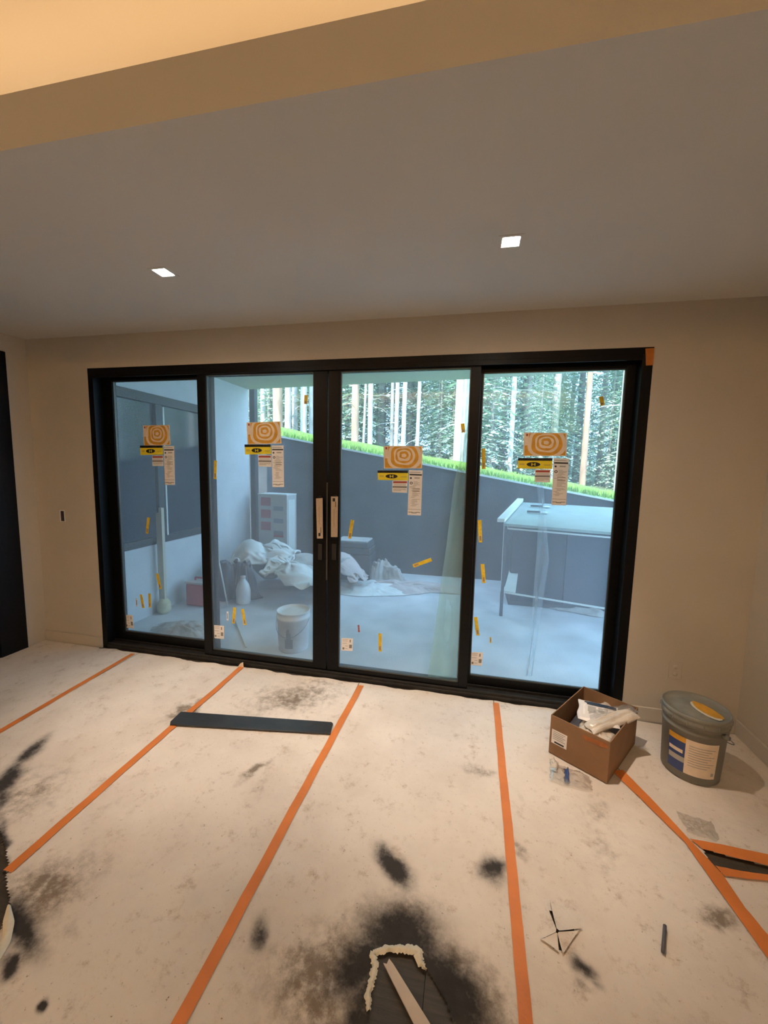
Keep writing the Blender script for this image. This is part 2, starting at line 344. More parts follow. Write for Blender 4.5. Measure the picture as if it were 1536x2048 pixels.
def noise(sc, det=6, rough=.6):
    n = N.new('ShaderNodeTexNoise'); n.inputs['Scale'].default_value = sc; n.inputs['Detail'].default_value = det; n.inputs['Roughness'].default_value = rough
    L.new(tc.outputs['Object'], n.inputs['Vector']); return n
def mathn(op, a, b_, clamp=False):
    n = N.new('ShaderNodeMath'); n.operation = op; n.use_clamp = clamp
    for i, q in enumerate((a, b_)):
        if isinstance(q, (int, float)): n.inputs[i].default_value = q
        else: L.new(q, n.inputs[i])
    return n.outputs[0]
def ramp(src, p0, p1):
    n = N.new('ShaderNodeMapRange'); n.interpolation_type = 'SMOOTHSTEP'; n.inputs[1].default_value = p0; n.inputs[2].default_value = p1; L.new(src, n.inputs[0]); return n.outputs[0]
def mixc(f, a, b_):
    n = N.new('ShaderNodeMix'); n.data_type = 'RGBA'
    if isinstance(f, (int, float)): n.inputs[0].default_value = f
    else: L.new(f, n.inputs[0])
    for i, q in ((6, a), (7, b_)):
        if isinstance(q, tuple): n.inputs[i].default_value = (*q, 1)
        else: L.new(q, n.inputs[i])
    return n.outputs[2]
base = mixc(ramp(noise(2.2).outputs[0], .35, .7), (.80, .73, .65), (.70, .625, .55))
base = mixc(ramp(noise(30, 8, .75).outputs[0], .55, .78), base, (.60, .50, .40))
base = mixc(ramp(noise(9, 10, .8).outputs[0], .53, .72), base, (.50, .40, .31))
base = mixc(ramp(noise(60, 5, .75).outputs[0], .635, .73), base, (.22, .16, .11))
nb = noise(17, 10, .72).outputs[0]
br = mathn('ADD', sep.outputs[1], mathn('MULTIPLY', mathn('SUBTRACT', nb, .5), mathn('MULTIPLY', sep.outputs[1], 3.2)))
base = mixc(mathn('MULTIPLY', ramp(br, .25, 1.1), .85), base, (.17, .125, .085))
nb2 = noise(55, 8, .7).outputs[0]
bk = mathn('ADD', sep.outputs[0], mathn('MULTIPLY', mathn('SUBTRACT', nb2, .5), mathn('MULTIPLY', sep.outputs[0], .9)))
base = mixc(mathn('MULTIPLY', ramp(bk, .12, 1.15), .97), base, (.030, .028, .028))
L.new(base, bs.inputs['Base Color'])
bp = N.new('ShaderNodeBump'); bp.inputs['Strength'].default_value = .35; bp.inputs['Distance'].default_value = .006
L.new(noise(24, 6, .6).outputs[0], bp.inputs['Height']); L.new(bp.outputs[0], bs.inputs['Normal'])

def line5(y):  # slanting seam under the fifth tape
    return float(np.interp(-y, [0, .57, .96, 1.17, 1.35, 1.7, 2.2, 9], [3.88, 4.07, 4.2, 4.245, 4.28, 4.36, 4.45, 4.5]))
seams = [lambda y: XL+.003, lambda y: .404, lambda y: 1.415, lambda y: 2.402, lambda y: 3.407, line5, lambda y: XR-.003]
ys = np.concatenate([np.arange(-.030, -2.2, -.0085), np.linspace(-2.25, YB+.02, 20)])
def front_edge(x):  # ragged edge of paper along the door sill
    return -.012-.03*float(fbm(np.array([x*6.0]), np.array([2.0]))[0]) - (.0 if 0 < x < W else -.004)
for si in range(6):
    nx = 120 if si < 5 else 90
    U = np.linspace(0, 1, nx+1)
    X = np.zeros((len(ys), nx+1)); Y = np.zeros_like(X)
    for j, y in enumerate(ys):
        X[j] = seams[si](y)+.002+(seams[si+1](y)-seams[si](y)-.004)*U; Y[j] = y
    rag = -.004-.045*fbm(X[0]*7, X[0]*0+4.2, 4)**1.5
    rag = np.where((X[0] < -.01) | (X[0] > W+.01), -.018-.006*vn(X[0]*9, X[0]*0), rag)
    Y[:6] += np.linspace(1, 0, 6)[:, None]*(rag[None]-ys[0]) 
    Z = .004+.004*fbm(X*3, Y*3)+.0025*fbm(X*14+9, Y*14)
    # cross-shaped cut pushed up
    cx, cyy = (3.547,-1.467)
    d = np.hypot((X-cx), (Y-cyy)); Z += .007*np.exp(-(d/.09)**2)*(.6+.8*fbm(X*30, Y*30))
    B_ = sheetfn(X, Y, BLACK, .05, 14, .9); G_ = sheetfn(X, Y, BROWN, .11, 9, .7)
    keep = ~(inpoly(X, Y, HOLE) | inpoly(X, Y, HOLE2) | inpoly(X, Y, GAP) | inpoly(X, Y, CUT) | inpoly(X, Y, CORN))
    ny, nn = X.shape; idx = np.arange(ny*nn).reshape(ny, nn)
    fk = keep[:-1, :-1] & keep[1:, :-1] & keep[:-1, 1:] & keep[1:, 1:]
    q = np.stack([idx[:-1, :-1], idx[1:, :-1], idx[1:, 1:], idx[:-1, 1:]], -1)[fk]
    me = bpy.data.meshes.new('paper_sheet'); me.vertices.add(ny*nn)
    me.vertices.foreach_set('co', np.stack([X, Y, Z], -1).astype(np.float32).ravel())
    me.loops.add(q.size); me.loops.foreach_set('vertex_index', q.astype(np.int32).ravel())
    me.polygons.add(len(q)); me.polygons.foreach_set('loop_start', np.arange(0, q.size, 4, dtype=np.int32))
    me.polygons.foreach_set('loop_total', np.full(len(q), 4, dtype=np.int32))
    me.update(calc_edges=True); me.validate()
    me.polygons.foreach_set('use_smooth', np.ones(len(me.polygons), bool))
    a = me.attributes.new('stain', 'FLOAT_COLOR', 'POINT')
    a.data.foreach_set('color', np.stack([B_, G_, B_*0, B_*0+1], -1).astype(np.float32).ravel())
    me.materials.append(PM)
    o = bpy.data.objects.new('paper_sheet', me); COL.objects.link(o); o.parent = floor

# ---- orange tapes
def tape(pts, wd, label, zz=.0125):
    n = 60; b = MB()
    P = [Vector(p) for p in pts]
    seg = [0]
    for i in range(len(P)-1): seg.append(seg[-1]+(P[i+1]-P[i]).length)
    def at_(t):
        d = t*seg[-1]
        for i in range(len(P)-1):
            if d <= seg[i+1] or i == len(P)-2:
                return P[i].lerp(P[i+1], (d-seg[i])/(seg[i+1]-seg[i])), (P[i+1]-P[i]).normalized()
    def fn(u_, v_):
        p_, d = at_(v_); nrm = Vector((-d.y, d.x))
        wob = (float(fbm(np.array([v_*14]), np.array([wd*50+pts[0][0]*7]))[0])-.5)*.006
        q_ = p_+nrm*((u_-.5)*wd+wob)
        return (q_.x, q_.y, zz+.001*math.sin(u_*math.pi))
    b.grid(fn, 2, n)
    return tag(b.build('masking_tape', 'tape'), label, 'tape', 'orange tape strips on the floor paper')
tape([(0.37,-0.055),(0.424,-1.101),(0.45,-1.641)], .040, 'orange tape strip nearest the left wall, running to the far left edge')
tape([(1.397,-0.026),(1.405,-0.327),(1.4,-0.781),(1.414,-1.746)], .044, 'orange tape strip passing under the left end of the black board')
tape([(2.427,-0.061),(2.404,-1.198),(2.396,-1.97),(2.395,-2.05)], .044, 'orange tape strip just right of the black board, longest diagonal one')
tape([(3.422,-0.046),(3.413,-1.17),(3.405,-1.74),(3.406,-1.805)], .042, 'orange tape strip left of the cardboard box, nearly straight towards viewer')
# the wide crumpled one
L5 = [(4.01,-0.563),(4.089,-0.735),(4.188,-0.966),(4.208,-1.139),(4.226,-1.27),(4.241,-1.394),(4.262,-1.5)]
R5 = [(4.076,-0.547),(4.143,-0.722),(4.215,-0.942),(4.265,-1.089),(4.273,-1.22),(4.293,-1.31),(4.329,-1.421)]
b = MB()
def f5(u_, v_):
    t = v_*(len(L5)-1); i = min(int(t), len(L5)-2); f_ = t-i
    l = Vector(L5[i]).lerp(Vector(L5[i+1]), f_); r_ = Vector(R5[i]).lerp(Vector(R5[i+1]), f_); q_ = l.lerp(r_, u_)
    return (q_.x, q_.y, .0125+.004*float(fbm(np.array([v_*30]), np.array([u_*3]))[0]))
b.grid(f5, 4, 60)
tag(b.build('masking_tape', 'tape'), 'wide crumpled orange tape strip coming out from under the cardboard box', 'tape', 'orange tape strips on the floor paper')
def ribbon(A, B, label, z=.014):
    b = MB(); 
    def f_(u_, v_):
        t = v_*(len(A)-1); i = min(int(t), len(A)-2)
        q_ = Vector(A[i]).lerp(Vector(A[i+1]), t-i).lerp(Vector(B[i]).lerp(Vector(B[i+1]), t-i), u_)
        return (q_.x, q_.y, z+.003*float(fbm(np.array([v_*20]), np.array([u_*3+5]))[0]))
    b.grid(f_, 3, 30); return tag(b.build('masking_tape', 'tape'), label, 'tape', 'orange tape strips on the floor paper')
ribbon([(4.216,-0.939),(4.352,-0.939),(4.518,-0.946),(4.701,-0.954)], [(4.248,-0.983),(4.367,-0.997),(4.482,-1.004),(4.661,-1.011)], 'short orange tape strip above the bare floor gap at the right edge')
ribbon([(4.257,-1.058),(4.349,-1.059),(4.453,-1.051),(4.64,-1.04)], [(4.269,-1.098),(4.347,-1.092),(4.435,-1.08),(4.617,-1.073)], 'short orange tape strip below the bare floor gap at the right edge')

# torn edge rims of the hole
def rim(pts, wds, label, mt='torn', z=.012):
    b = MB(); n = len(pts)-1
    def f_(u_, v_):
        t = v_*n; i = min(int(t), n-1); f = t-i
        P0, P1 = Vector(pts[i]), Vector(pts[i+1]); d = (P1-P0).normalized(); q_ = P0.lerp(P1, f)
        wd = wds[i]*(1-f)+wds[i+1]*f
        j = (float(fbm(np.array([v_*40]), np.array([u_*2+pts[0][0]*3]))[0])-.5)*.014
        q_ = q_+Vector((-d.y, d.x))*((u_-.5)*wd+j)
        return (q_.x, q_.y, z+.008*math.sin(u_*math.pi))
    b.grid(f_, 4, 70); return b.build('torn_edge', mt, floor)
rim([(2.938,-1.826),(2.926,-1.787),(2.93,-1.749),(2.93,-1.708),(2.912,-1.683),(2.938,-1.668)], [.012,.022,.02,.022,.02,.018], '')
rim([(2.923,-1.678),(2.962,-1.656),(3.013,-1.645),(3.065,-1.636),(3.076,-1.668),(3.1,-1.686)], [.018,.024,.024,.03,.03,.004], '')
b = MB(); 
def f_(u_, v_):
    A = [(1.556,-1.845),(1.599,-1.889),(1.65,-1.924),(1.68,-1.982)]; B = [(1.569,-1.842),(1.64,-1.879),(1.693,-1.929),(1.715,-1.974)]
    t = v_*3; i = min(int(t), 2); q_ = Vector(A[i]).lerp(Vector(A[i+1]), t-i).lerp(Vector(B[i]).lerp(Vector(B[i+1]), t-i), u_)
    return (q_.x, q_.y, .014+.006*math.sin(u_*3.1))
b.grid(f_, 4, 16); tag(b.build('paper_scrap', 'torn'), 'torn curl of white paper at the left edge beside the black stain', 'paper scrap')
# pale strip lying in the hole
b = MB(); pts = [(2.956,-1.701),(2.968,-1.701),(2.973,-1.685),(2.989,-1.696),(3.127,-1.816),(3.081,-1.829)]
b.prism(pts, .012, .016); tag(b.build('paper_strip', 'stickw'), 'straight pale strip lying across the dark torn hole in the paper', 'strip')
# flaps of the cross cut
c_ = (3.543,-1.485)
for a_, b2, h_ in (((3.497,-1.506),(3.529,-1.404),.012), ((3.541,-1.394),(3.616,-1.451),.014), ((3.604,-1.46),(3.549,-1.527),.010), ((3.54,-1.525),(3.501,-1.505),.010)):
    b = MB()
    def f_(u_, v_):
        e = Vector(a_).lerp(Vector(b2), u_); q_ = (e+(e-Vector(c_))*.34).lerp(Vector(c_)+(e-Vector(c_))*.10, v_)
        return (q_.x, q_.y, .0205+h_*v_**1.6)
    b.grid(f_, 4, 5); o = b.build('paper_flap', PM, floor)
# little upturned corner of paper at the second tape's end
b = MB(); (x0, y0) = (1.369,-0.024); b.add([(x0, -.035, .01), (x0+.05, -.03, .01), (x0+.045, -.028, .055), (x0+.02, -.03, .04)], [(0,1,2,3)])
tag(b.build('paper_scrap', 'torn'), 'small upturned white paper corner at the door sill where a tape ends', 'paper scrap')

# ================================================================= DOOR 1 : four-panel slider
door = bpy.data.objects.new('door_1', None); COL.objects.link(door); struct(door, 'wide black-framed sliding glass door with four panels', 'door')
b = MB()
b.box(0, W, 0, .19, H-.045, H); b.box(0, .05, 0, .19, 0, H-.045); b.box(W-.06, W, 0, .19, 0, H-.045)
b.build('frame', 'black', door, bevel=.002)
b = MB(); b.box(.05, W-.06, -.004, .19, 0, .035); b.box(.05, W-.06, .005, .012, .035, .055); b.box(.05, W-.06, .075, .083, .035, .06); b.box(.05, W-.06, .015, .07, .035, .045)
b.build('sill', 'blackdust', door, bevel=.0015)
b = MB(); b.box(.05, W-.06, .0, .012, H-.075, H-.045); b.box(.05, W-.06, .075, .085, H-.085, H-.045); b.build('head_track', 'black', door)
def panel(x0, x1, y0, y1, z0, z1, gx0, gx1, gz0, gz1, lbl):
    yg = (y0+y1)/2
    pn = bpy.data.objects.new('sliding_panel', None); COL.objects.link(pn); pn.parent = door; pn['label'] = lbl
    for nm, q in (('stile', (x0, gx0, z0, z1)), ('stile', (gx1, x1, z0, z1)), ('rail', (gx0, gx1, gz1, z1)), ('rail', (gx0, gx1, z0, gz0))):
        b = MB(); b.box(q[0], q[1], y0, y1, q[2], q[3]); b.build(nm, 'black', pn, bevel=.002)
    b = MB(); e = .006
    for q in ((gx0, gx0+e, gz0, gz1), (gx1-e, gx1, gz0, gz1), (gx0, gx1, gz0, gz0+e*1.6), (gx0, gx1, gz1-e, gz1)):
        b.box(q[0], q[1], y0+.008, yg+.004, q[2], q[3])
    b.build('glazing_bead', 'bead', pn)
    b = MB(); b.add([(gx0, yg, gz0), (gx1, yg, gz0), (gx1, yg, gz1), (gx0, yg, gz1)], [(0,1,2,3)]); b.build('glass_pane', 'glass', pn)
    return pn
YA, YF = .046, .112
p1 = panel(.045, 1.10, .09, .134, .055, 2.385, .145, 1.02, .128, 2.352, 'leftmost fixed panel')
p2 = panel(1.022, 2.116, .02, .066, .052, 2.40, 1.098, 2.005, .098, 2.362, 'second panel from the left, sliding')
p3 = panel(2.124, 3.215, .02, .066, .052, 2.40, 2.215, 3.148, .085, 2.358, 'third panel from the left, sliding')
p4 = panel(3.14, 4.19, .09, .134, .055, 2.385, 3.232, 4.135, .118, 2.336, 'rightmost fixed panel')
b = MB(); x_, z_ = (2.121,1.545); b.box(x_-.006, x_+.004, .010, .0195, (2.121,0.791)[1], z_); b.build('meeting_strip', 'bead', door)
for nx_, (xa, za), (xb, zb) in ((p2, (2.049,1.071), (2.082,0.947)), (p3, (2.162,1.077), (2.195,0.955))):
    b = MB(); b.box(xa, xb, .008, .0195, zb, za); b.build('keyhole_plate', 'ink', nx_)
for nx_, (xa, za), (xb, zb), L_ in ((p2, (2.044,1.431), (2.097,1.12), 0), (p3, (2.155,1.442), (2.217,1.138), 1)):
    xc = (xa+xb)/2; b = MB(); b.box(xc-.013, xc+.013, -.010, .004, zb-.01, za+.01); b.box(xc-.01, xc+.01, .004, .0195, zb+.02, zb+.045); b.box(xc-.01, xc+.01, .004, .0195, za-.045, za-.02)
    b.build('pull_handle', 'black', nx_, bevel=.002)

# ---- labels on the glass
def gl_label(name, outline, y, parts, label, cat, group, mats, t=.0008):
    b = MB(); b.vprism(outline, y-t, y, 0)
    for mi, pl_ in parts: b.vprism(pl_, y-t*1.5, y-t, mi)
    return tag(b.build(name, mats), label, cat, group)
def rect(Q, u0, u1, v0, v1):
    """sub-rectangle of quad Q (tl,tr,br,bl), u to the right, v downwards"""
    tl, tr, br, bl = [Vector(q) for q in Q]
    f = lambda u_, v_: tuple(tl.lerp(tr, u_).lerp(bl.lerp(br, u_), v_))
    return [f(u0, v0), f(u1, v0), f(u1, v1), f(u0, v1)]
def ring(Q, cu, cv, ru, rv, wob, ph, n=28, pw=2.6):
    tl, tr, br, bl = [Vector(q) for q in Q]; o = []
    for i in range(n):
        t = 2*math.pi*i/n; c, s_ = math.cos(t), math.sin(t)
        k = (abs(c)**pw+abs(s_)**pw)**(-1/pw)*(1+wob*math.sin(5*t+ph))
        u_ = min(.985, max(.015, cu+ru*c*k)); v_ = min(.975, max(.025, cv+rv*s_*k))
        o.append(tuple(tl.lerp(tr, u_).lerp(bl.lerp(br, u_), v_)))
    return o
def poster(Q, y, where):
    b = MB(); b.vprism(list(Q), y-.0008, y, 0)
    b.vprism(rect(Q, .03, .97, .03, .97), y-.0012, y-.0008, 1)
    lay = [(.54,.47,.47,.62,0,.02,0), (.54,.46,.38,.52,1,.03,1), (.54,.44,.29,.40,0,.03,2), (.53,.43,.235,.33,1,.03,.5), (.53,.42,.185,.25,0,.04,3), (.53,.40,.125,.165,1,.05,1), (.53,.42,.065,.08,0,.08,2)]
    for i, (cu, cv, ru, rv, mi, wo, ph) in enumerate(lay):
        # near-circular rings sized on the long side
        b.vprism(ring(Q, cu, cv, ru*.94, rv, wo, ph), y-.0012-.0002*(i+1), y-.0012-.0002*i, mi)
    b.vprism(rect(Q, .02, .12, .0, .55), y-.0030, y-.0028, 0); b.vprism(rect(Q, .05, .10, .05, .15), y-.0032, y-.003, 2)
    return tag(b.build('poster', ['cream', 'orange', 'redink']), 'orange poster with pale swirling rings stuck on '+where, 'poster', 'orange ring-patterned posters on the door glass')
def yellow_label(Q, y, where):
    tl, tr, br, bl = Q
    parts = [(1, rect(Q, 0, 1, 0, .25)), (2, rect(Q, .15, .75, .10, .15)), (1, ring(Q, .46, .60, .20, .22, 0, 0, 20, 2))]
    b = MB(); b.vprism(list(Q), y-.0008, y, 0)
    for mi, pl_ in parts: b.vprism(pl_, y-.0012, y-.0008, mi)
    # emblem: hourglass cut-out in the dark oval
    for u0, u1, v0, v1 in ((.40,.43,.47,.73), (.49,.52,.47,.73), (.41,.51,.575,.625)): b.vprism(rect(Q, u0, u1, v0, v1), y-.0015, y-.0012, 0)
    for v_ in (.52, .62): b.vprism(rect(Q, .06, .2, v_, v_+.04), y-.0012, y-.0008, 3)
    b.vprism(rect(Q, .76, .96, .62, .67), y-.0012, y-.0008, 3)
    return tag(b.build('sticker', ['yellow', 'ink', 'orange', 'brownink']), 'yellow label with dark oval emblem on '+where, 'label', 'yellow labels on the door glass')
def red_label(Q, y, where):
    b = MB(); b.vprism(list(Q), y-.0008, y, 0)
    for mi, u0, u1, v0, v1 in ((1,.05,.97,.06,.22), (3,.1,.9,.30,.33), (3,.1,.9,.38,.41), (2,.02,.98,.46,.60), (3,.08,.92,.68,.71), (3,.08,.92,.75,.78), (3,.08,.6,.82,.85)):
        b.vprism(rect(Q, u0, u1, v0, v1), y-.0012, y-.0008, mi)
    return tag(b.build('sticker', ['white', 'redink', 'greyink', 'lgrey']), 'small white label with red bar on '+where, 'label', 'small white labels with red bars on the door glass')
def tall_label(Q, y, where):
    b = MB(); b.vprism(list(Q), y-.0008, y, 0)
    R_ = random.Random(int(Q[0][0]*100))
    b.vprism(rect(Q, .05, .85, .04, .055), y-.0012, y-.0008, 2); b.vprism(rect(Q, .05, .97, .085, .115), y-.0012, y-.0008, 1)
    b.vprism(ring(Q, .16, .175, .075, .02, 0, 0, 12, 2), y-.0012, y-.0008, 1); b.vprism(rect(Q, .42, .82, .155, .185), y-.0012, y-.0008, 2)
    b.vprism(ring(Q, .2, .285, .11, .03, 0, 0, 12, 2), y-.0012, y-.0008, 1); b.vprism(ring(Q, .2, .285, .06, .016, 0, 0, 12, 2), y-.0014, y-.0012, 0)
    for i in range(26):
        v_ = .25+i*.0215
        if .6 < v_ < .62: continue
        u0 = .36 if v_ < .33 else R_.choice((.08, .3, .3, .2)); u1 = u0+R_.uniform(.25, .6)
        b.vprism(rect(Q, u0, min(.93, u1), v_, v_+.008), y-.0012, y-.0008, 2)
    for v_ in (.40, .455): b.vprism(rect(Q, .3, .85, v_, v_+.014), y-.0012, y-.0008, 3)
    b.vprism(rect(Q, .03, .97, .865, .872), y-.0012, y-.0008, 3)
    b.vprism(rect(Q, .05, .35, .925, .94), y-.0012, y-.0008, 3); b.vprism(rect(Q, .3, .66, .935, .955), y-.0012, y-.0008, 3); b.vprism(rect(Q, .62, .93, .925, .94), y-.0012, y-.0008, 3)
    return tag(b.build('sticker', ['white', 'ink', 'lgrey', 'greyink']), 'tall narrow white label with small print on '+where, 'label', 'tall white labels on the door glass')
WH = ['the leftmost glass pane', 'the second glass pane from the left', 'the third glass pane from the left', 'the rightmost glass pane']
Y1 = .111; Y2 = .042
poster([(0.421,1.982),(0.682,1.985),(0.685,1.819),(0.422,1.808)], .1105, WH[0])
poster([(1.438,1.995),(1.727,2.002),(1.734,1.835),(1.444,1.825)], .0425, WH[1])
poster([(2.542,1.823),(2.828,1.825),(2.83,1.665),(2.549,1.659)], .0425, WH[2])
poster([(3.524,1.928),(3.803,1.925),(3.81,1.77),(3.527,1.766)], .1105, WH[3])
yellow_label([(0.383,1.812),(0.608,1.814),(0.609,1.738),(0.384,1.731)], .1095, WH[0])
yellow_label([(1.419,1.825),(1.643,1.826),(1.646,1.753),(1.422,1.746)], .041, WH[1])
yellow_label([(2.501,1.644),(2.728,1.648),(2.73,1.576),(2.506,1.574)], .041, WH[2])
yellow_label([(3.494,1.752),(3.721,1.755),(3.722,1.68),(3.494,1.679)], .1095, WH[3])
red_label([(0.501,1.728),(0.61,1.73),(0.611,1.641),(0.501,1.639)], .1085, WH[0])
red_label([(1.535,1.744),(1.647,1.745),(1.65,1.653),(1.538,1.654)], .0395, WH[1])
red_label([(2.616,1.573),(2.727,1.576),(2.726,1.485),(2.614,1.485)], .0395, WH[2])
red_label([(3.611,1.674),(3.712,1.676),(3.715,1.587),(3.613,1.587)], .1085, WH[3])
tall_label([(0.619,1.81),(0.722,1.811),(0.718,1.482),(0.619,1.48)], .1075, WH[0])
tall_label([(1.652,1.819),(1.753,1.82),(1.755,1.499),(1.657,1.496)], .0385, WH[1])
tall_label([(2.736,1.652),(2.834,1.651),(2.833,1.324),(2.734,1.323)], .0385, WH[2])
tall_label([(3.727,1.755),(3.826,1.753),(3.828,1.431),(3.734,1.431)], .1075, WH[3])
# yellow tape pieces
def ytape(Q, y, label, name='tape_piece', mt='ytape'):
    b = MB(); b.vprism(list(Q), y-.0008, y, 0); b.vprism(rect(Q, .25, .75, .70, .92), y-.0012, y-.0008, 1)
    return tag(b.build(name, [mt, 'brownink']), label, 'tape', 'small yellow tape pieces on the door glass')
def seg(a, b_, wd):
    a = Vector(a); b_ = Vector(b_); d = (b_-a).normalized(); n = Vector((-d.y, d.x))*wd/2
    return [tuple(a-n), tuple(a+n), tuple(b_+n), tuple(b_-n)]
T1 = [((0.436,1.19),(0.413,1.047),'upper yellow tape piece in front of the upright timber on the leftmost pane'),
 ((0.499,0.693),(0.528,0.555),'slanted yellow tape piece above a pair of others on the leftmost pane'),
 ((0.321,0.486),(0.341,0.362),'left yellow tape piece of the low pair on the leftmost pane'),
 ((0.411,0.503),(0.41,0.374),'right yellow tape piece of the low pair on the leftmost pane')]
T2 = [((1.157,1.695),(1.148,1.546),'yellow tape piece by the left edge of the second pane, mid height'),
 ((1.301,0.483),(1.288,0.343),'left yellow tape piece of the low pair on the second pane'),
 ((1.374,0.477),(1.395,0.341),'right yellow tape piece of the low pair on the second pane'),
 ((1.937,2.197),(1.933,2.131),'small yellow tape piece near the top of the second pane')]
T3 = [((2.313,1.266),(2.291,1.122),'yellow tape piece by the left edge of the third pane, mid height'),
 ((2.92,1.002),(2.785,0.943),'nearly horizontal yellow tape piece on the third pane'),
 ((2.545,0.395),(2.548,0.25),'upright yellow tape piece near the bottom of the third pane'),
 ((3.103,1.983),(3.113,1.921),'small yellow tape piece near the top right of the third pane')]
T4 = [((3.256,1.815),(3.263,1.67),'tall yellow tape piece at the upper left edge of the rightmost pane'),
 ((3.252,1.302),(3.266,1.137),'curled yellow tape piece at the left edge of the rightmost pane'),
 ((3.288,0.978),(3.305,0.837),'yellow tape piece below the curled one on the rightmost pane'),
 ((3.256,0.573),(3.28,0.432),'lowest long yellow tape piece on the rightmost pane'),
 ((3.998,2.164),(4.011,2.106),'small yellow tape piece at the top right of the rightmost pane')]
for lst, yy in ((T1, .1105), (T2, .0425), (T3, .0425), (T4, .1105)):
    for a, b_, lb in lst: ytape(seg(a, b_, .026), yy, lb)
# tiny ones
def tiny(Q, y, label, mt, nm='sticker', cat='sticker'):
    b = MB(); b.vprism(list(Q), y-.0008, y, 0); b.vprism(rect(Q, .3, .7, .2, .8), y-.0011, y-.0008, 1)
    return tag(b.build(nm, [mt, 'greyink']), label, cat)
tiny(seg((0.271,0.445),(0.272,0.37),.018), .1105, 'tiny white sticker left of the yellow pair on the leftmost pane', 'white')
tiny(seg((1.235,0.442),(1.233,0.363),.016), .0425, 'tiny white sticker left of the yellow pair on the second pane', 'white')
tiny(seg((2.372,0.444),(2.377,0.388),.014), .0425, 'tiny pinkish red sticker low on the third pane', 'redink')
tiny(seg((3.371,0.43),(3.373,0.384),.012), .1105, 'tiny yellow sticker low on the rightmost pane', 'ytape')
def corner(Q, y, where):
    b = MB(); b.vprism(list(Q), y-.0008, y, 0)
    for mi, u0, u1, v0, v1 in ((1,.1,.6,.08,.11), (1,.1,.55,.2,.23), (2,.72,.82,.1,.32), (1,.1,.5,.4,.43), (2,.70,.93,.5,.78), (2,.12,.28,.74,.9), (1,.35,.6,.6,.63), (1,.35,.6,.8,.83)):
        b.vprism(rect(Q, u0, u1, v0, v1), y-.0012, y-.0008, mi)
    return tag(b.build('sticker', ['white', 'lgrey', 'greyink']), 'square pale sticker in the lower left corner of '+where, 'sticker', 'corner stickers on the door glass')
corner([(0.138,0.277),(0.22,0.285),(0.229,0.158),(0.137,0.158)], .1105, WH[0])
corner([(1.099,0.31),(1.198,0.312),(1.196,0.197),(1.096,0.195)], .0425, WH[1])
corner([(2.235,0.324),(2.329,0.33),(2.326,0.227),(2.232,0.22)], .0425, WH[2])
corner([(3.231,0.297),(3.323,0.304),(3.32,0.197),(3.232,0.194)], .1105, WH[3])
for Q, lb, fl in (([(2.04,1.423),(2.092,1.429),(2.097,1.12),(2.049,1.117)], 'left of the two beige paper strips on the pull handles', 1), ([(2.159,1.442),(2.214,1.444),(2.213,1.138),(2.161,1.135)], 'right of the two beige paper strips on the pull handles', 0)):
    b = MB(); b.vprism(Q, -.0125, -.0105, 0)
    vs = (.86, .94) if fl else (.04, .12)
    b.vprism(rect(Q, .25, .6, *vs), -.0130, -.0125, 1); b.vprism(rect(Q, .4, .5, .2 if fl else .3, .65 if fl else .75), -.0130, -.0125, 2); b.vprism(rect(Q, .62, .7, (.72 if fl else .12), (.86 if fl else .26)), -.0130, -.0125, 1)
    tag(b.build('sticker', ['kraft', 'ink', 'brownink']), lb, 'label', 'beige paper strips on the door handles')
# orange tape at the frame corner
b = MB(); b.vprism([(4.198,2.431),(4.247,2.432),(4.248,2.33),(4.209,2.329)], -.003, -.0005)
tag(b.build('tape_piece', 'otape'), 'dull orange tape piece on the top right corner of the door frame', 'tape')

# loose plastic film on the outside of panes 3 and 4
def film(L_, R_, y, mt, label, amp=.01, nv=40):
    b = MB(); n = len(L_)-1
    def f_(u_, v_):
        t = v_*n; i = min(int(t), n-1); f = t-i
        l = Vector(L_[i]).lerp(Vector(L_[i+1]), f); r_ = Vector(R_[i]).lerp(Vector(R_[i+1]), f); q_ = l.lerp(r_, u_)
        return (q_.x, y+amp*math.sin(u_*9+v_*4)*.5+amp*.5, q_.y)
    b.grid(f_, 10, nv); return tag(b.build('plastic_film', mt), label, 'film')
film([(3.143,2.018),(3.101,1.784),(3.06,1.57),(3.023,1.11),(2.988,0.768),(2.956,0.415),(2.918,0.066)],
     [(3.153,2.018),(3.156,1.785),(3.155,1.572),(3.156,1.118),(3.156,0.782),(3.156,0.437),(3.155,0.099)], .072, 'film', 'wide greenish plastic film strip peeling down the right side of the third pane')
film([(3.765,2.333),(3.733,2.185),(3.711,2.017),(3.684,1.921)], [(3.781,2.333),(3.835,2.183),(3.888,2.009),(3.887,1.922)], .142, 'film', 'triangular yellowish plastic film flap behind the poster on the rightmost pane')
film([(3.628,1.601),(3.658,1.425),(3.664,1.1),(3.658,0.729),(3.65,0.386),(3.636,0.142)], [(3.674,1.602),(3.698,1.426),(3.749,1.033),(3.727,0.735),(3.699,0.391),(3.685,0.149)], .142, 'filmblue', 'narrow clear plastic film tail hanging down the middle of the rightmost pane')

# ================================================================= DOOR 2 on the left wall
d2 = bpy.data.objects.new('door_2', None); COL.objects.link(d2); struct(d2, 'black door frame at the far left edge on the side wall', 'door')
b = MB(); b.box(XL-.19, XL+.012, -.38, -.17, 0, 2.55); b.box(XL-.19, XL+.012, -2.6, -.38, 2.40, 2.55); b.box(XL-.19, XL+.012, -2.6, -2.45, 0, 2.40); b.build('frame', 'black', d2, bevel=.003)
b = MB(); b.box(XL-.12, XL-.07, -2.45, -.38, .0, 2.40); b.build('door_leaf', 'black', d2)
b = MB(); b.box(XL-.075, XL-.066, -2.3, -.50, .12, 2.28); b.build('glass_pane', 'darkglass', d2)

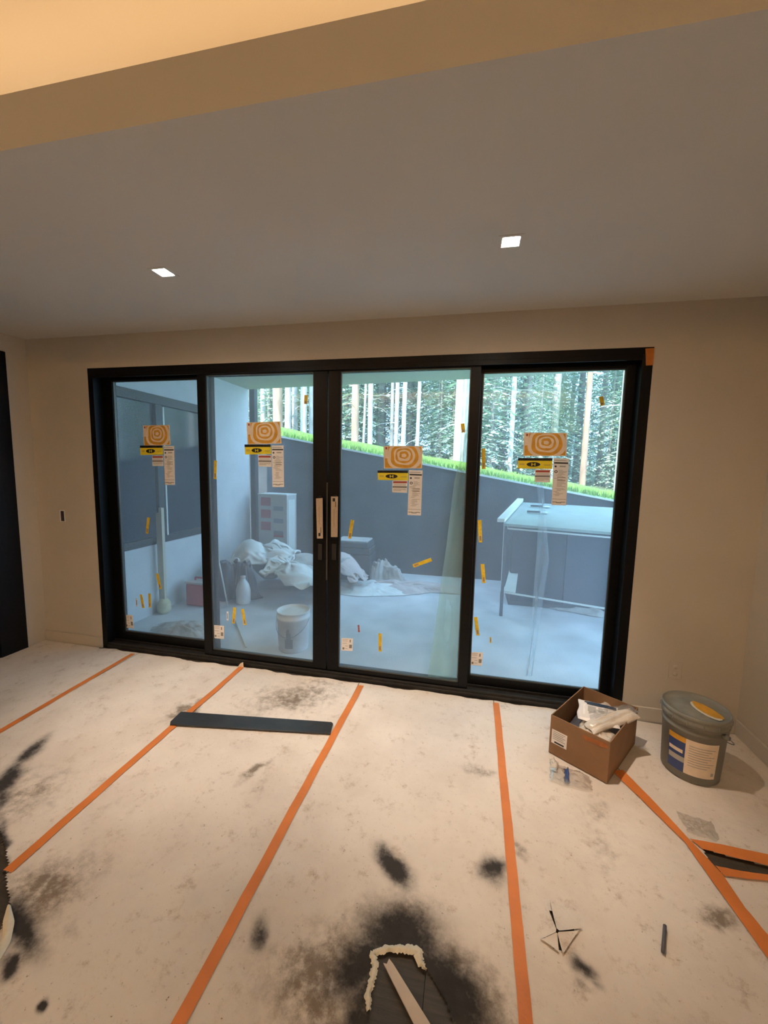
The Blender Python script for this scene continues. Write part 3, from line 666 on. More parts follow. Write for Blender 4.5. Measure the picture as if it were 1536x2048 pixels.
# ---- electrical box in the left part of the back wall, faint plate on the right
e_ = empty('outlet_box', ((-0.357,1.18)[0], -.002, (-0.357,1.18)[1]), 'small open electrical box in the wall left of the sliding door', 'electrical box')
b = MB(); b.box(-.028, .028, -.0015, .002, -.052, .052); b.build('box_rim', 'white', e_).location = (0, 0, 0)
b = MB(); b.box(-.012, .021, -.003, -.0012, -.045, .045); b.build('box_cavity', 'boxin', e_)
e_ = empty('outlet_cover', ((4.542,0.383)[0], -.001, (4.542,0.383)[1]), 'faint wall-coloured outlet cover low on the wall above the grey bucket', 'outlet cover')
b = MB(); b.box(-.037, .037, -.005, .001, -.058, .058); b.build('plate', 'wall', e_, bevel=.002)
for z_ in (-.024, .024):
    b = MB(); b.lathe([(0, .0012), (.014, .0012), (.015, 0)], n=16); o = b.build('socket', 'wall', e_); o.location = (0, -.005, z_); o.rotation_euler = (math.pi/2, 0, 0)

# ---- downlights
for i, (x, y) in enumerate(LX):
    e_ = empty('downlight', (x, y, ZC), ['lit square recessed downlight at the left of the ceiling', 'lit square recessed downlight at the right of the ceiling'][i], 'downlight', 'square recessed downlights')
    b = MB(); s_, t_ = .040, .055
    for q in ((-t_, t_, -t_, -s_), (-t_, t_, s_, t_), (-t_, -s_, -s_, s_), (s_, t_, -s_, s_)): b.box(*q, -.003, .0)
    b.build('trim_ring', 'ceil', e_)
    b = MB()
    for q in ((-s_, s_, -s_, -s_+.002), (-s_, s_, s_-.002, s_), (-s_, -s_+.002, -s_, s_), (s_-.002, s_, -s_, s_)): b.box(*q, 0, .03)
    b.build('reflector', 'ceil', e_)
    b = MB(); b.box(-.035, .035, -.035, .035, -.001, .002); b.build('lens', 'lamp', e_)
    spot('downlight_lamp', (x, y, ZC-.02), 68, (1.0, .80, .63), 65, 1.0, .03, None).rotation_euler = (math.radians(9), 0, 0)
    spot('downlight_spill', (x, y, ZC-.02), 9, (1.0, .83, .665), 158, 1.0, .03, None)
# lamps of the room behind the camera (same fittings in the raised ceiling)
for i, (x, y) in enumerate([(1.0, -4.2), (3.4, -4.2)]):
    e_ = empty('downlight', (x, y, ZU), ['lit square downlight in the raised ceiling, left', 'lit square downlight in the raised ceiling, right'][i], 'downlight', 'square recessed downlights in the raised ceiling')
    b = MB(); b.box(-.055, .055, -.055, .055, -.004, 0); b.build('trim_ring', 'ceil', e_)
    b = MB(); b.box(-.04, .04, -.04, .04, -.006, -.004); b.build('lens', 'lamp', e_)
    spot('downlight_lamp', (x, y, ZU-.03), 7, (1.0, .80, .60), 165, 1.0, .05)
# LED strip in the cove
e_ = empty('led_strip', (2.1, YE+.10, ZC+.035), 'warm LED strip hidden behind the ceiling lip', 'light strip')
b = MB(); b.box(-2.7, 2.7, -.006, .006, 0, .004); b.build('strip', 'led', e_)
for yy, en in ((YE+.10, 4.6), (-5.3, 88)):  # second one is an added unseen lamp, warm fill for room and lip
    d_ = bpy.data.lights.new('cove_or_fill_light', 'AREA'); o = bpy.data.objects.new('cove_or_fill_light', d_); COL.objects.link(o)
    d_.shape = 'RECTANGLE'; d_.size = 5.4; d_.size_y = .03; d_.energy = en; d_.color = (1.0, .60, .29)
    o.location = (2.1, yy, ZC+.045); o.rotation_euler = (math.radians(180), 0, 0)

# ================================================================= THINGS ON THE FLOOR
# black board
b = MB(); b.prism([(1.354,-0.68),(2.362,-0.544),(2.377,-0.556),(2.394,-0.651),(1.381,-0.811),(1.363,-0.785)], .012, .022)
tag(b.build('board', 'board', bevel=.0015), 'long flat charcoal board lying across an orange tape strip', 'board')
# dark little stick
b = MB(); a_ = (3.938,-1.363); c2 = (3.892,-1.457); b.bar((*a_, .018), (*c2, .018), .0065, n=6); tag(b.build('stick', 'trash'), 'short dark stick on the paper at lower right', 'stick')

# cardboard box
A_, B_, C_, D_ = [Vector(q) for q in ((3.695,-.487),(3.955,-.672),(4.23,-.285),(3.97,-.10))]
bx = empty('cardboard_box', ((A_+C_)[0]/2, (A_+C_)[1]/2, .011), 'open brown cardboard box full of plastic packets near the wall', 'box')
ox = Vector(((A_+C_)[0]/2, (A_+C_)[1]/2)); hh = .235; th = .005
def wallp(P, Q, z1a=hh, z1b=hh, dz=0):
    n_ = (ox-(P+Q)/2); d = (Q-P).normalized(); n_ = Vector((-d.y, d.x)) if Vector((-d.y, d.x)).dot(n_) > 0 else Vector((d.y, -d.x)); n_ = n_*th
    b = MB(); pts = [P-ox, Q-ox, Q-ox+n_, P-ox+n_]; tops = [z1a, z1b, z1b, z1a]
    b.add([(q.x, q.y, 0) for q in pts]+[(q.x, q.y, z) for q, z in zip(pts, tops)], [(0,1,2,3),(4,7,6,5),(0,4,5,1),(1,5,6,2),(2,6,7,3),(3,7,4,0)])
    return b
e1 = (B_-A_).normalized(); e2 = (D_-A_).normalized()
for P, Q, nm in ((A_, B_, 'side_panel'), (B_, C_, 'side_panel'), (C_, D_, 'side_panel'), (D_, A_, 'side_panel')): 
    wallp(P, Q).build(nm, 'card', bx)
b = MB(); b.prism([tuple(q-ox) for q in (A_, B_, C_, D_)], 0, .004); b.build('bottom', 'card', bx)
# box label with print, torn orange area (on face A-B)
nf = Vector((e1.y, -e1.x)) if Vector((e1.y, -e1.x)).dot(ox-A_) < 0 else Vector((-e1.y, e1.x))
def facepl(u0, u1, z0, z1, off, mi, b, sk=0):
    P = A_-ox+e1*u0+nf*off; Q = A_-ox+e1*u1+nf*off
    b.add([(P.x, P.y, z0), (Q.x, Q.y, z0-sk), (Q.x, Q.y, z1-sk), (P.x, P.y, z1)], [(0,1,2,3)], mi)
b = MB(); facepl(.012, .10, .07, .155, .0012, 0, b)
for k in range(5): facepl(.02, .09-.01*(k % 2), .143-k*.011, .146-k*.011, .0017, 1, b)
facepl(.03, .085, .076, .086, .0017, 2, b); b.build('shipping_label', ['white', 'greyink', 'ink'], [o for o in bx.children][0])
b = MB(); P0 = A_-ox
def pf(u_, z_): q = P0+e1*u_+nf*.0014; return (q.x, q.y, z_)
b.add([pf(.175, .205), pf(.30, .222), pf(.315, .20), pf(.275, .188), pf(.23, .19), pf(.20, .182)], [(0,1,2,3,4,5)]); b.build('torn_patch', 'cardtorn', [o for o in bx.children][0])
for P, Q in ((D_, C_), (C_, B_)):   # inner folded flaps standing up beside the wall
    d = (Q-P).normalized()
# contents
def pillow(name, mt, size, loc, rot, label, cat, seed, puff=.5, nu=26, nv=18, crumple=.004, grp=None):
    e = empty(name, loc, label, cat, grp); e.rotation_euler = rot
    lx, ly, lz = size; b = MB()
    for sgn in (1, -1):
        def f_(u_, v_):
            x = (u_-.5)*lx; y = (v_-.5)*ly
            k = max(0, (1-abs(2*u_-1)**3)*(1-abs(2*v_-1)**3))**puff
            n_ = (float(fbm(np.array([u_*6+seed]), np.array([v_*5+seed]))[0])-.5)*crumple*2*k
            return (x+.004*math.sin(v_*9+seed)*abs(2*u_-1)**4, y+.003*math.sin(u_*11+seed)*abs(2*v_-1)**4, sgn*(lz/2*k)+n_)
        b.grid(f_, nu, nv)
    o = b.build(name+'_body', mt, e); o.name = 'pouch_body'
    return e
z0 = .19
pk = pillow('packet', 'pouch', (.215, .17, .028), (3.975, -.395, .240), (math.radians(11), math.radians(-2), math.radians(-16)), 'white printed packet with dark navy band on top in the cardboard box', 'packet', 2, .35, crumple=.006)
b = MB(); b.grid(lambda u_, v_: ((u_-.5)*.17+.01, (v_-.5)*.026+.055, .0135-.004*abs(2*u_-1)**3), 10, 2); b.build('navy_band', 'navy', pk).location = (0, 0, .0012)
b = MB()
for (u0, u1, v0, v1) in ((-.055,-.012,-.02,.028), (.0,.05,-.008,.03)):
    b.grid(lambda u_, v_: (u0+(u1-u0)*u_, v0+(v1-v0)*v_, .0155), 2, 2)
for (u0, u1, v0, v1) in ((.055,.082,-.058,-.04),):
    b.grid(lambda u_, v_: (u0+(u1-u0)*u_, v0+(v1-v0)*v_, .0125), 2, 2, 1)
for k in range(3): b.grid(lambda u_, v_: (-.08+.004*k+.004*u_, -.05+v_*.09, .0135), 1, 2, 2)
b.build('printed_marks', ['lgrey', 'greyink', 'white'], pk)['kind'] = 'stuff'
pillow('plastic_sleeve', 'glovebag', (.33, .085, .05), (4.035, -.445, .236), (math.radians(6), math.radians(-8), math.radians(27)), 'long milky plastic sleeve lying across the front of the cardboard box', 'plastic sleeve', 5, .5, crumple=.02)
pillow('plastic_sleeve', 'clear', (.30, .08, .04), (4.05, -.385, .250), (0, math.radians(-6), math.radians(22)), 'glossy clear plastic sleeve lying behind the milky one in the cardboard box', 'plastic sleeve', 8, .6, crumple=.02)
pillow('plastic_sleeve', 'glovebag', (.18, .13, .06), (3.935, -.50, .175), (math.radians(4), math.radians(4), math.radians(-34)), 'lumpy pale bag filling the front corner of the cardboard box', 'plastic sleeve', 11, .4, crumple=.02)
pillow('packet', 'glovebag', (.12, .09, .03), (4.07, -.25, .185), (math.radians(20), 0, math.radians(50)), 'small pale packet in the far corner of the cardboard box', 'packet', 14, .4)
pillow('filling_bag', 'trash', (.27, .36, .08), (3.963, -.385, .11), (0, 0, math.radians(-35)), 'dark bag deep inside the cardboard box under the packets', 'bag', 17, .4)
# crumpled clear bags on the floor
def crumple_sheet(name, mt, pts, h, seed, label, cat, nu=26, nv=16, parent=None):
    tl, tr, br, bl = [Vector(q) for q in pts]; b = MB()
    def f_(u_, v_):
        q = tl.lerp(tr, u_).lerp(bl.lerp(br, u_), v_)
        n_ = float(fbm(np.array([u_*5+seed]), np.array([v_*4+seed]))[0]); n2 = float(fbm(np.array([u_*9+seed*2]), np.array([v_*8]))[0])-.5
        e = (1-abs(2*u_-1)**4)*(1-abs(2*v_-1)**4)
        return (q.x+n2*.02, q.y+(n_-.5)*.02, .014+h*n_*(.2+.8*e))
    b.grid(f_, nu, nv); o = b.build(name, mt, parent)
    if label: tag(o, label, cat)
    return o
g = empty('plastic_wrapper', (0, 0, 0), 'crumpled clear plastic wrapper with a blue band in front of the cardboard box', 'wrapper')
crumple_sheet('film_body', 'clear', [(3.689,-0.571),(3.879,-0.65),(3.859,-0.758),(3.654,-0.732)], .035, 3, None, None, parent=g)
crumple_sheet('blue_band', 'blue', [(3.755,-0.613),(3.78,-0.615),(3.753,-0.726),(3.73,-0.718)], .040, 3, None, None, 6, 10, parent=g)
crumple_sheet('paper_insert', 'glovebag', [(3.687,-0.551),(3.735,-0.579),(3.711,-0.646),(3.677,-0.636)], .04, 6, None, None, 10, 8, parent=g)
crumple_sheet('plastic_scrap', 'clear', [(4.229,-0.793),(4.373,-0.815),(4.341,-0.927),(4.231,-0.908)], .02, 9, 'thin clear plastic scrap lying on the paper right of the crumpled tape', 'plastic scrap')

# grey bucket
bk_ = empty('bucket', (4.452, -.437, .011), 'grey plastic bucket with lid and an orange sticker, right of the cardboard box', 'bucket')
b = MB(); b.lathe([(0, 0), (.128, 0), (.134, .006), (.146, .27), (.150, .275), (.150, .285), (.146, .287), (.147, .31), (.155, .314), (.155, .33), (.149, .333)], n=56); b.build('body', 'grey', bk_)
b = MB(); b.lathe([(.149, .325), (.156, .325), (.158, .331), (.158, .345), (.154, .352), (.157, .356), (.156, .372), (.153, .376), (.150, .372), (.146, .361), (.09, .361), (.085, .364), (0, .364)], n=56); b.build('lid', 'greylid', bk_)
lid = [o for o in bk_.children if o.name.startswith('lid')][0]
for k in range(14):
    b = MB(); a0 = 2*math.pi*k/14; b.bar((.157*math.cos(a0), .157*math.sin(a0), .326), (.157*math.cos(a0), .157*math.sin(a0), .35), .004, n=5); b.build('lid_tab', 'greylid', lid)
b = MB(); b.add([(.0+.105*math.cos(t)*k_, .045+.06*math.sin(t)*k_-.03*math.cos(t)*k_, .3655) for k_ in (1,) for t in [2*math.pi*i/16 for i in range(16)]], [tuple(range(16))]); 
o = b.build('sticker_backing', 'torn', lid); o.rotation_euler = (0, 0, math.radians(-50)); o.location = (.01, -.045, 0); o.scale = (.8, .8, 1)
b = MB(); b.add([(.0+.08*math.cos(t)*(1+.12*math.sin(3*t)), .045+.04*math.sin(t)-.02*math.cos(t), .3665) for t in [2*math.pi*i/16 for i in range(16)]], [tuple(range(16))]); 
o = b.build('orange_sticker', 'orange', lid); o.rotation_euler = (0, 0, math.radians(-50)); o.location = (.01, -.045, 0)
def cyl_patch(a0, a1, z0, z1, r0, mi, b, n=14, k=.0447, sk=0):
    def f_(u_, v_):
        t = math.radians(a0+(a1-a0)*u_); z = z0+(z1-z0)*v_+sk*u_; r = r0+(z-.006)*k
        return (r*math.cos(t), r*math.sin(t), z)
    b.grid(f_, n, 2, mi)
b = MB(); cyl_patch(198, 292, .045, .245, .1352, 0, b); cyl_patch(198, 232, .045, .245, .1356, 1, b); cyl_patch(198, 232, .215, .245, .1359, 2, b)
cyl_patch(200, 232, .10, .13, .1360, 3, b); cyl_patch(200, 228, .15, .17, .1360, 0, b)
for k in range(9): cyl_patch(238, 285-(k % 3)*6, .21-k*.014, .214-k*.014, .1357, 3, b)
cyl_patch(282, 288, .062, .08, .1358, 3, b)
b.build('label', ['cream', 'blue', 'orange', 'lgrey'], bk_)
b = MB(); pts_ = []
for i in range(25):
    t = math.radians(-62+ i*(180/24)); r = .172; pts_.append((r*math.cos(t), r*math.sin(t), .30-.13*math.sin(math.pi*i/24)))
for i in range(24): b.bar(pts_[i], pts_[i+1], .0025, n=6, cap=False)
b.build('bail_handle', 'steel', bk_)
for t in (-62, 118):
    b = MB(); c, s_ = math.cos(math.radians(t)), math.sin(math.radians(t)); b.bar((.146*c, .146*s_, .30), (.176*c, .176*s_, .30), .012, n=12); b.build('handle_boss', 'grey', bk_)

# ================================================================= PATIO
XW, ZP, YR = -.3, 2.85, 3.5
b = MB(); b.box(XW-3, 7.0, .2, YR, -.2, -.05); struct(b.build('patio_floor', 'concrete'), 'pale concrete patio floor seen through the glass', 'floor')
b = MB(); b.prism([(XW-.3, .2), (XW-.3, 3.02), (3.13, 2.66), (6.9, 2.05), (6.9, .2)], ZP, ZP+.12); struct(b.build('ceiling_patio', 'soffit'), 'flat soffit over the patio', 'ceiling')
b = MB()
b.box(XW-.2, XW, .2, 3.0, -.2, .75); b.box(XW-.2, XW, .2, .30, .75, 2.42); b.box(XW-.2, XW, 1.95, 3.0, .75, 2.42); b.box(XW-.2, XW, .2, 3.0, 2.42, ZP)
struct(b.build('wall_patio', 'stucco'), 'pale stucco house wall on the left of the patio', 'wall')
w1 = bpy.data.objects.new('window_1', None); COL.objects.link(w1); struct(w1, 'dark framed window in the patio side wall', 'window')
b = MB(); b.box(XW-.06, XW+.02, .30, 1.95, .75, .83); b.box(XW-.06, XW+.02, .30, 1.95, 2.32, 2.42); b.box(XW-.06, XW+.02, .30, .36, .83, 2.32); b.box(XW-.06, XW+.02, 1.89, 1.95, .83, 2.32); b.box(XW-.06, XW+.02, 1.05, 1.14, .83, 2.32)
b.build('window_frame', 'bronze', w1, bevel=.003)
for y0, y1 in ((.36, 1.05), (1.14, 1.89)):
    b = MB(); b.box(XW-.03, XW-.02, y0, y1, .83, 2.32); b.build('window_pane', 'darkglass', w1)
b = MB(); b.box(XW+.02, XW+.03, 1.145, 1.165, .83, 2.3); b.build('window_trim', 'flash', w1)
b = MB(); b.box(XW-.02, XW+.07, 3.06, 3.16, -.05, ZP+.3); tag(b.build('post', 'retain', bevel=.004), 'dark upright post at the outer end of the patio side wall', 'post')
# retaining wall with sloping top
zt = lambda x: 2.145-.171*x
b = MB(); xa, xb = -3.5, 7.5
b.vprism([(xa, -.2), (xb, -.2), (xb, zt(xb)), (xa, zt(xa))], YR, YR+.25); struct(b.build('wall_retaining', 'retain'), 'dark retaining wall with a sloping top below the lawn', 'wall')
b = MB(); b.vprism([(xa, zt(xa)), (xb, zt(xb)), (xb, zt(xb)+.028), (xa, zt(xa)+.028)], YR-.02, YR+.06); struct(b.build('trim_1', 'flash'), 'pale edging strip along the retaining wall top', 'trim')
# lawn, forest floor
def zl(x, y):
    t = (y-YR)/6.5; z0 = zt(x)+.02; z1 = 2.39-.175*x
    return z0+(z1-z0)*min(1, t)+max(0, t-1)*.35
b = MB(); b.grid(lambda u_, v_: ((-4.5+u_*13)*(1+v_*.55)+v_*1.0, YR+.06+v_*6.9, zl((-4.5+u_*13)*(1+v_*.55)+v_*1.0, YR+.06+v_*6.9)+.03*math.sin(u_*40+v_*9)*v_), 70, 24)
lw = b.build('lawn', 'grass'); tag(lw, 'bright green sloping lawn above the retaining wall', 'grass', kind='stuff')
b = MB(); R_ = random.Random(5)
for i in range(7000):
    x = R_.uniform(-2.5, 7.5); y = YR+.07+abs(R_.gauss(0, 1))*2.2
    if y > 10: continue
    z = zl(x, y); h_ = R_.uniform(.04, .10); a = R_.uniform(0, 3.14); dx, dy = .01*math.cos(a), .01*math.sin(a)
    b.add([(x-dx, y-dy, z), (x+dx, y+dy, z), (x+R_.uniform(-.03,.03), y, z+h_)], [(0,1,2)])
tag(b.build('grass_blades', 'grass'), 'short grass blades standing up from the sloping lawn', 'grass', kind='stuff')
b = MB(); b.grid(lambda u_, v_: (-40+u_*90, 10.3+v_*60, (2.34-.175*(max(-8, min(10, -40+u_*90))))+v_*2.0), 30, 10)
struct(b.build('forest_ground', 'soil'), 'shaded forest floor beyond the lawn', 'ground')

# ---- trees
def conifer_mesh(seed, h, base, rad, nbr, mt, frond=.42):
    R_ = random.Random(seed); vs = []; fs = []
    def quadleaf(p, d, n_, wd, ln):
        k = len(vs); s_ = d.cross(n_).normalized()*wd
        vs.extend([p, p+d*ln*.45+s_, p+d*ln, p+d*ln*.45-s_]); fs.append((k, k+1, k+2, k+3))
    for i in range(nbr):
        t = i/nbr; z = base+(h-base)*t**.9; r = rad*(1-t)**.75*R_.uniform(.75, 1.1)+.08
        a = i*2.4+R_.uniform(-.3, .3); out = Vector((math.cos(a), math.sin(a), 0)); side = Vector((-out.y, out.x, 0))
        nn = max(3, int(r/.13))
        for j in range(nn):
            f = (j+.6)/nn; p = out*r*f+Vector((0, 0, z-.30*r*f*f+.02))
            for sg in (-1, 1):
                d = (out*.55+side*sg*.8+Vector((0, 0, -.25+R_.uniform(-.2, .15)))).normalized()
                quadleaf(p, d, Vector((R_.uniform(-.4,.4), R_.uniform(-.4,.4), 1)).normalized(), .030+.03*R_.random(), frond*(.45+.55*(1-abs(f-.45)))*R_.uniform(.5, 1)*min(1, .35+r*.5))
        quadleaf(out*r*.85+Vector((0, 0, z-.28*r)), (out+Vector((0, 0, -.3))).normalized(), Vector((0, 0, 1)), .06, .28)
    me = bpy.data.meshes.new('foliage'); me.from_pydata([tuple(v) for v in vs], [], fs); me.materials.append(MT[mt]); me.update(); return me
def trunk_mesh(h, r0, r1, mt, seed, twigs=0, bend=.0):
    R_ = random.Random(seed); b = MB(); n = 8; prev = None
    pts = [Vector((bend*math.sin(i/n*3), 0, h*i/n)) for i in range(n+1)]
    for i in range(n): b.bar(pts[i], pts[i+1], r0+(r1-r0)*i/n, n=9, r2=r0+(r1-r0)*(i+1)/n, cap=False)
    for k in range(twigs):
        z = R_.uniform(.5, h*.75); a = R_.uniform(0, 6.28); l = R_.uniform(.4, 1.1); d = Vector((math.cos(a), math.sin(a), R_.uniform(-.35, .25)))
        m_ = Vector((0, 0, z))+d*l*.6; b.bar((0, 0, z), m_, .012, n=3, r2=.009, cap=False); b.bar(m_, m_+d*l*.4+Vector((0, 0, -.12)), .009, n=3, r2=.003, cap=False)
    return b.mesh('trunk', mt)
spr = [conifer_mesh(11, 9.0, .3, 1.7, 190, 'needle'), conifer_mesh(12, 12.0, .5, 2.1, 240, 'needle2'), conifer_mesh(13, 7.0, .1, 1.4, 160, 'needle2'), conifer_mesh(14, 14.0, 1.2, 2.4, 260, 'needle')]
spt = [trunk_mesh(9, .11, .02, 'bark', 21), trunk_mesh(12, .15, .02, 'bark', 22), trunk_mesh(7, .07, .01, 'bark', 23), trunk_mesh(14, .18, .02, 'bark', 24, 10)]
def tree(kind, x, y, s_, label, group, i):
    e = empty('spruce_tree', (x, y, gz(x, y)-.05), label, 'tree', group, rz=i*1.7)
    for nm, me in (('foliage', spr[kind]), ('trunk', spt[kind])):
        o = bpy.data.objects.new(nm, me); COL.objects.link(o); o.parent = e; o.scale = (s_, s_, s_)
def gz(x, y):
    v_ = max(0, (y-10.3)/60); return 2.34-.175*max(-8, min(10, x))+v_*2.0
R_ = random.Random(41); k = 0
lab = ['dark spruce deep in the forest beyond the lawn', 'tall pale green conifer deep in the forest beyond the lawn', 'young bushy conifer standing among the forest trunks', 'tall dark conifer with bare lower trunk in the forest background']
for row, (y, n) in enumerate(((13.5, 12), (16.5, 15), (20, 17), (25, 19), (32, 20))):
    for i in range(n):
        sp = (y+3)*.95; x = 3.17+(-.62+1.28*(i+.5+R_.uniform(-.35, .35))/n)*sp*1.12
        kd = R_.choice([0, 1, 2, 3]) if row else R_.choice([2, 2, 0])
        if row == 0 and R_.random() < .35: continue
        tree(kd, x, y+R_.uniform(-1, 1), R_.uniform(.85, 1.25), lab[kd], ['dark spruces beyond the lawn', 'tall pale conifers beyond the lawn', 'young bushy conifers beyond the lawn', 'bare-legged tall conifers beyond the lawn'][kd], k); k += 1
# single trees one can point at
tree(0, (5.562,2.438)[0], 12.5, .55, 'small dark young spruce seen between trunks through the rightmost pane', None, 3)
tree(0, (1.988,1.842)[0], 13.0, .62, 'dark narrow spruce in front of the forest through the third pane', None, 5)
# pine trunks: (px of base, y, radius, material, lean)
TR = [(511,12,.09,'barkpale',.1),(527,13,.11,'barkpale',.05),(539,14,.08,'bark',0),(556,11,.17,'barkred',0),(576,12,.12,'barkpale',.1),(590,12.5,.11,'barkpale',0),(607,12,.12,'barkpale',.1),(622,12.5,.10,'barkpale',.15),
 (710,11,.125,'barkred',0),(727,12,.045,'barkpale',.25),(740,11.5,.09,'barkpale',0),(783,12.5,.07,'bark',0),(792,12.5,.08,'barkpale',.05),(806,11.2,.075,'barkpale',.1),(834,11.8,.065,'barkpale',.12),(873,13,.035,'bark',.1),(914,10.8,.13,'barkpale',.05),(928,11.6,.12,'barkpale',0),
 (985,14,.10,'bark',0),(1003,17,.12,'bark',0),(1020,12.5,.085,'barkpale',0),(1050,16,.12,'bark',0),(1070,17,.13,'bark',0),(1101,13,.14,'bark',.1),(1165,15,.12,'barkred',0),(1196,18,.13,'bark',0),(1236,13,.12,'barkpale',0)]
cw = {'barkpale': 'pale grey', 'bark': 'grey', 'barkred': 'reddish brown'}
pane = lambda px: 'second' if px < 640 else 'third' if px < 950 else 'rightmost'
cnt = {}
TRX = [(-5.343,2.894)[0],(-5.541,2.979)[0],(-5.793,3.063)[0],(-3.853,2.814)[0],(-3.932,2.898)[0],(-3.864,2.941)[0],(-3.276,2.9)[0],(-3.17,2.943)[0],(-0.885,2.823)[0],(-0.843,2.908)[0],(-0.462,2.867)[0],(0.146,2.763)[0],(0.323,2.764)[0],(0.815,2.672)[0],(1.236,2.538)[0],(1.851,2.423)[0],(2.72,2.159)[0],(2.94,2.104)[0],(4.049,1.893)[0],(4.62,1.943)[0],(4.591,1.884)[0],(5.569,1.725)[0],(6.142,1.738)[0],(6.099,1.549)[0],(7.72,1.36)[0],(9.171,1.327)[0],(8.391,1.424)[0]]
od = ['first','second','third','fourth','fifth','sixth','seventh','eighth','ninth','tenth']
for i, ((px, y, r, mt_, ln), x) in enumerate(zip(TR, TRX)):
    pn = pane(px); cnt[pn] = cnt.get(pn, 0)+1
    e = empty('pine_tree', (x, y, gz(x, y)-.1 if y > 10.3 else zl(x, y)), '%s%s pine trunk, %s from the left of those seen through the %s pane' % (('thin ' if r < .08 else 'stout ' if r > .12 else 'slim '), cw[mt_], od[cnt[pn]-1], pn), 'tree', 'bare pine trunks at the lawn edge')
    me = trunk_mesh(13, r*1.08, r*.7, mt_, 60+i, 16, ln*.5); o = bpy.data.objects.new('trunk', me); COL.objects.link(o); o.parent = e
    o = bpy.data.objects.new('crown', spr[i % 2]); COL.objects.link(o); o.parent = e; o.location = (0, 0, 7.5); o.scale = (1, 1, .8)

# ================================================================= THINGS ON THE PATIO
ZF = -.05
# white bucket
wb = empty('bucket', (1.60, .53, ZF), 'dirty white bucket with dark marks standing outside behind the second pane', 'bucket')
b = MB(); b.lathe([(0, 0), (.132, 0), (.138, .008), (.150, .30), (.156, .305), (.156, .325), (.150, .33), (.151, .365), (.156, .37), (.152, .376), (.146, .37), (.143, .354), (.10, .350), (.06, .356), (0, .352)], n=40); b.build('body', 'bucketw', wb)
for (a0, a1, z0_, z1_) in ((262, 292, .05, .14), (268, 286, .14, .20), (270, 280, .21, .235)):
    b = MB(); cyl_patch(a0, a1, z0_, z1_, .1392, 0, b, 8, .04); b.build('printed_mark', 'cartongrey', wb)
b = MB()
for i in range(20):
    t0, t1 = math.pi*i/20, math.pi*(i+1)/20
    b.bar((.158*math.cos(t0), -.158*math.sin(t0), .30-.14*math.sin(t0)), (.158*math.cos(t1), -.158*math.sin(t1), .30-.14*math.sin(t1)), .003, n=5, cap=False)
b.build('bail_handle', 'steel', wb)
# cloth heaps
def heap(name, mt, c, rx, ry, h_, seed, label, flat=1.0, z0=ZF, n=64, cat='cloth', fold=.30):
    m_ = n; gx, gy = np.meshgrid(np.linspace(-1, 1, m_+1), np.linspace(-1, 1, m_+1))
    r = np.hypot(gx, gy); th = np.arctan2(gy, gx)
    sq = np.maximum(np.abs(gx), np.abs(gy)); rr = np.where(r > 0, sq/np.maximum(r, 1e-6), 1); X = gx*rr; Y = gy*rr; rad = np.hypot(X, Y)
    edge = 1+.55*(fbm(np.cos(th)*1.6+seed, np.sin(th)*1.6+seed)-.5)*2
    wx = fbm(X*1.5+seed, Y*1.5)*2; ca, sa = math.cos(seed), math.sin(seed); Xr, Yr = X*ca-Y*sa, X*sa+Y*ca; ridg = 1-np.abs(2*fbm(Xr*3.2+wx*1.3+seed*3, Yr*1.1+wx*.9, 2)-1)
    fine = 1-np.abs(2*fbm(Xr*7+wx*3+seed, Yr*2.2+wx*2+seed, 2)-1)
    q_ = np.clip((1-rad)/.62, 0, 1); prof = q_*q_*(3-2*q_)
    Z = z0+.004+h_*prof*((1-fold*.6)+fold*.8*(2*ridg-1))+.06*fine**2*np.clip(1.02-rad, 0, 1)**.3*min(1, h_*3+.25)*flat
    P = np.stack([c[0]+X*rx*edge, c[1]+Y*ry*edge, Z], -1).reshape(-1, 3)
    b = MB(); b.add([tuple(map(float, q)) for q in P], [(j*(m_+1)+i, j*(m_+1)+i+1, (j+1)*(m_+1)+i+1, (j+1)*(m_+1)+i) for j in range(m_) for i in range(m_)], 0, True)
    return tag(b.build(name, mt), label, cat)
